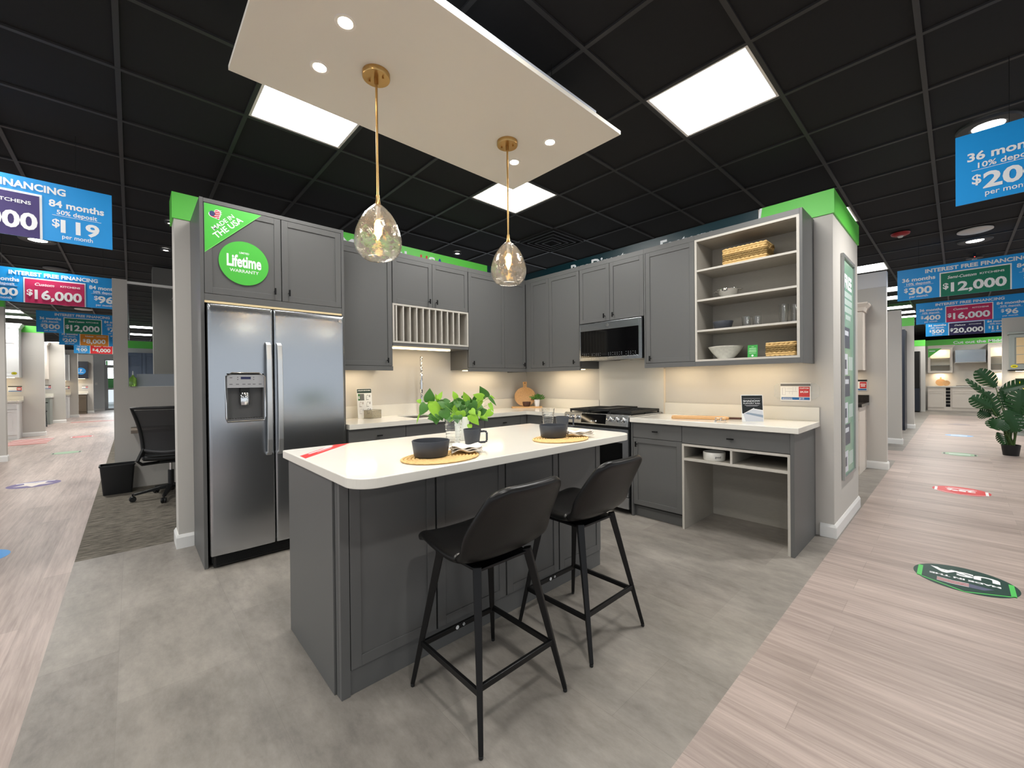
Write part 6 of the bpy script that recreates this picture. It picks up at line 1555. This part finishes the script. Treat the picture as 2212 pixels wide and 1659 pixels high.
def glass_upper(s0, s1, label, stick=False):
    t = thing('glass_cabinet', label, 'cabinet', ((s0+s1)/2, YE-0.2, 1.42), 'lit glass cabinets of the far kitchen')
    z0, z1, d = 1.42, 2.36, 0.36; mb = MB(TF).use(M_cr)
    for q in ((s0, s0+0.02), (s1-0.02, s1)): mb.box(q[0], q[1], G, d-0.022, z0, z1)
    mb.box(s0+0.02, s1-0.02, G, d-0.022, z0, z0+0.02); mb.box(s0+0.02, s1-0.02, G, d-0.022, z1-0.02, z1); mb.box(s0+0.02, s1-0.02, G, 0.012, z0+0.02, z1-0.02); mb.build('body', None, t)
    for k in range(2): MB(TF).use(M_frost).box(s0+0.021, s1-0.021, 0.02, d-0.04, z0+0.28+0.28*k, z0+0.288+0.28*k).build('shelf', None, t)
    mb = MB(TF).use(M_cr)
    for a, b, c_, e in ((s0, s0+0.07, z0, z1), (s1-0.07, s1, z0, z1), (s0+0.07, s1-0.07, z0, z0+0.07), (s0+0.07, s1-0.07, z1-0.07, z1)): mb.box(a, b, d-0.0215, d, c_, e)
    o = mb.build('door', None, t)
    MB(TF).use(mat('thin_glass', (244, 248, 248), 0.01, trans=1.0, ior=1.08)).box(s0+0.071, s1-0.071, d-0.014, d-0.010, z0+0.071, z1-0.071).build('pane', None, o)
    MB(TF).use(M_bar).box(s1-0.045, s1-0.035, d+0.001, d+0.03, z0+0.08, z0+0.22).build('handle', None, o)
    crown(TF, t, s0, s1, d, z1+0.0005, M_cr, h=0.10)
    if stick: 
        F = Face((0, YE-d-0.001, 0), (1, 0, 0), (0, 0, 1)); mb = MB(); F.poly(mb, [(s0+0.01, z1-0.01), (s0+0.01, z1-0.36), (s0+0.38, z1-0.01)], 0, 0.004, m_st); F.rect(mb, s0+0.04, s0+0.20, z1-0.12, z1-0.09, 0.004, 0.006, M_txt); mb.build('sticker', None, o)
    MB(TF).use(M_warm).box((s0+s1)/2-0.08, (s0+s1)/2+0.08, 0.12, 0.20, z1-0.03, z1-0.0205).build('puck_light', None, t)
    area('puck_lamp', ((s0+s1)/2, YE-0.17, z1-0.035), 0.3, 0.15, 3, (1, 0.8, 0.55)); area('puck_lamp', ((s0+s1)/2, YE-0.17, z0-0.01), 0.2, 0.1, 3.5, (1, 0.8, 0.55))
    return t
glass_upper(3.32, 3.975, 'lit glass cabinet left of hood in far kitchen', True); glass_upper(4.84, 5.50, 'lit glass cabinet right of hood in far kitchen')
t = thing('range_hood', 'stainless range hood on the far kitchen wall', 'range hood', (4.41, YE-0.25, 1.78))
MB(TF).use(M_steel).box(4.04, 4.79, G, 0.50, 1.80, 2.25).build('body', None, t, bevel=0.004); MB(TF).use(M_nickel).box(4.03, 4.80, G, 0.51, 1.775, 1.7995).build('lip', None, t)
t = simple_base(TF, 3.32, 3.76, 0.62, M_cr, 'cream base cabinet at left of far kitchen', (3.54, YE-0.3, 0), side=-1, ov=0, z1=0.875, splash=False)
t = thing('wine_rack', 'narrow dark cubby wine rack in the far kitchen', 'wine rack', (3.86, YE-0.3, 0))
MB(TF).use(M_cr).box(3.762, 3.955, G, 0.60, 0.0, 0.874).build('body', None, t)
for k in range(6): MB(TF).use(M_dark).box(3.80, 3.915, 0.6005, 0.603, 0.14+0.122*k, 0.245+0.122*k).build('cubby', None, t)  # flat dark plates paint the shade inside the cubbies
t = simple_base(TF, 3.957, 5.8, 0.62, M_cr, 'long cream base cabinet under far kitchen hood', (4.9, YE-0.3, 0), ov=0, z1=0.875, splash=False)
mb = MB(TF).use(M_quartz).box(3.762, 3.955, G, 0.65, 0.875, 0.915); mb.build('worktop', None, bpy.data.objects['wine_rack'])
o = MB(TF).use(M_blackglass).box(4.06, 4.75, 0.1, 0.58, 0.9155, 0.93).build('cooktop', None); tag(o, 'black cooktop in the far kitchen worktop', 'cooktop')
mb = MB(); F = Face((0, YE-0.16, 0.9156), (1, 0, 0), (0, 0.1, 1)); F.disc(mb, 3.66, 0.135, 0.14, 0.133, 0, 0.015, M_wood2, 28); F.rect(mb, 3.635, 3.685, 0.25, 0.34, 0, 0.014, M_wood2)
tag(mb.build('cutting_board', None), 'round wooden board leaning in the far kitchen', 'cutting board')
mb = MB(); F.disc(mb, 3.80, 0.105, 0.11, 0.103, 0.03, 0.045, M_wood, 24); tag(mb.build('cutting_board', None), 'second round board overlapping at the far kitchen', 'cutting board')
# sage kitchen at the right edge
wall('wall_right_edge', 4.775, 9.0, 10.3, 10.42, 2.62)
TG = TY(10.3)
t = simple_upper(TG, 4.87, 6.4, 1.40, 2.17, 0.34, M_gl, 'sage grey cabinet with lit glass door at right edge', -1, (5.6, 10.1, 1.4), ndoor=1, cr=False)
MB(TG).use(M_gl).box(4.84, 6.4, G, 0.37, 2.171, 2.22).build('cornice', None, t, bevel=0.01); MB(TG).use(M_dark).box(4.85, 6.4, 0.02, 0.345, 1.375, 1.399).build('light_rail', None, t)
mb = MB(TG).use(mat('painted_lit_amber', (214, 186, 140), 0.2)).box(4.955, 5.6, 0.3405, 0.346, 1.53, 2.09); mb.build('pane', None, t);  # lit look of the pane comes from its amber colour
for k in range(2): MB(TG).use(M_gl).box(4.955, 5.6, 0.3465, 0.349, 1.72+0.18*k, 1.73+0.18*k).build('shelf', None, t)
light_bar(TG, 4.95, 6.0, 0.18, 1.374, 'light bar under sage cabinet at right edge', 4)
F = Face((0, 10.3-0.3405, 0), (1, 0, 0), (0, 0, 1)); mb = MB(); F.disc(mb, 4.925, 1.475, 0.05, 0.033, 0.0006, 0.004, mye, 30); F.rect(mb, 4.90, 4.95, 1.468, 1.482, 0.004, 0.006, mblk)
tag(mb.build('round_sticker', None), 'yellow oval sticker on sage cabinet at right edge', 'sticker')
F = Face((0, 10.3, 0), (1, 0, 0), (0, 0, 1)); mb = MB(); F.rect(mb, 4.965, 5.25, 0.93, 1.21, 0.001, 0.006, mye); F.rect(mb, 4.96, 5.255, 1.14, 1.21, 0.006, 0.008, mblk); F.text(mb, '60', 5.045, 1.05, 0.075, 0.009, mblk, bold=0.05)
tag(mb.build('price_card', None), 'yellow and black price card with number 60', 'price card', 'price cards on display walls')
simple_base(TG, 4.95, 6.4, 0.6, M_gl, 'sage base cabinet behind the monstera plant', (5.6, 10.0, 0), side=-1, splash=False)

# ---------------------------------------------------------------- monstera
t = thing('potted_plant', 'tall artificial monstera in black pot in right aisle', 'plant', (4.665, 6.22, 0))
PC = Vector((4.665, 6.22, 0))
MB().use(M_black).lathe([(0.0006, 0), (0.085, 0), (0.105, 0.17), (0.100, 0.172), (0.095, 0.15), (0.0006, 0.15)], tuple(PC), 24).build('pot', None, t, smooth=True, ang=50)
def monstera(mb, base, tip, width, nrm, droop=0.2):
    base = Vector(base); tip = Vector(tip); ax = tip-base; L = ax.length; ax.normalize(); nrm = Vector(nrm); nrm = (nrm-ax*nrm.dot(ax)).normalized(); sd = ax.cross(nrm)
    segs = 7
    def pt(a, b): return base+ax*(a*L)+sd*(b*width/2)+nrm*(-droop*L*a*a-0.12*width*abs(b)**1.5)
    for s_ in (-1, 1):
        for k in range(segs):
            a0, a1 = k/segs, (k+0.80)/segs
            w0 = sin(pi*min(1, (a0+0.10)/1.12))**0.7; w1 = sin(pi*min(1, (a1+0.10)/1.12))**0.7
            sh = 0.10
            vs = [pt(a0, 0), pt((k+1)/segs, 0), pt(a1+sh*0.5, s_*w1*0.6), pt(a0+sh*0.5, s_*w0*0.6), pt(min(1.02, a1+sh), s_*w1), pt(min(1.0, a0+sh), s_*w0*0.97)]
            q0, q1 = pt(a0, s_*0.25), pt((k+1)/segs, s_*0.25)
            o = len(vs); vs += [q0, q1]
            mb.add(vs, [(0, 1, o+1, o), (o, o+1, 2, 3), (3, 2, 4, 5)])
ML = MB().use(M_mon); MS = MB().use(mat('monstera_stem', (70, 96, 44), 0.5)); random.seed(21)
# (lateral, height, depth) of the leaf base and tip, read off the plant
f62 = 10.62/889
def MP(u, v, dep=0.0): return PC+Vector((0.0, 0, 0))+CE*0+Vector(((u-2183)*0.0085*1.0, 0, 0))*0+Vector((1, 0, 0))*((u-2183)*0.0062)+Vector((0, dep, 0))+Vector((0, 0, (984-v)*0.00735))
ML_ = [((2158, 836), (2128, 798), 36, 0.0), ((2165, 845), (2212, 826), 44, 0.08), ((2150, 862), (2108, 818), 14, -0.05), ((2150, 882), (2116, 858), 34, -0.12), ((2160, 900), (2140, 848), 30, -0.04), ((2185, 888), (2170, 846), 26, 0.05), ((2195, 900), (2200, 842), 46, -0.06), ((2165, 905), (2152, 925), 44, -0.15),
       ((2175, 885), (2190, 930), 46, -0.12), ((2205, 895), (2228, 850), 44, -0.1), ((2170, 930), (2152, 905), 24, 0.0), ((2205, 915), (2235, 925), 40, -0.05), ((2160, 935), (2170, 960), 16, -0.05), ((2190, 870), (2215, 880), 40, 0.1), ((2150, 900), (2130, 890), 30, 0.0)]
for b, tp, w, dep in ML_:
    B = MP(b[0], b[1], dep); T_ = MP(tp[0], tp[1], dep-0.05)
    L_ = (T_-B).length
    monstera(ML, B, T_, w*0.0068, (random.uniform(-0.4, 0.4), -1, random.uniform(0.0, 0.7)), droop=0.15)
    MS.tube([PC+Vector((random.uniform(-0.04, 0.04), random.uniform(-0.04, 0.04), 0.14)), (PC+Vector((0, 0, 0.3))).lerp(B, 0.45), B], [0.011, 0.008, 0.005], 6)
ML.build('foliage', None, t, smooth=True, ang=180, fixn=False); MS.build('stems', None, t, smooth=True)
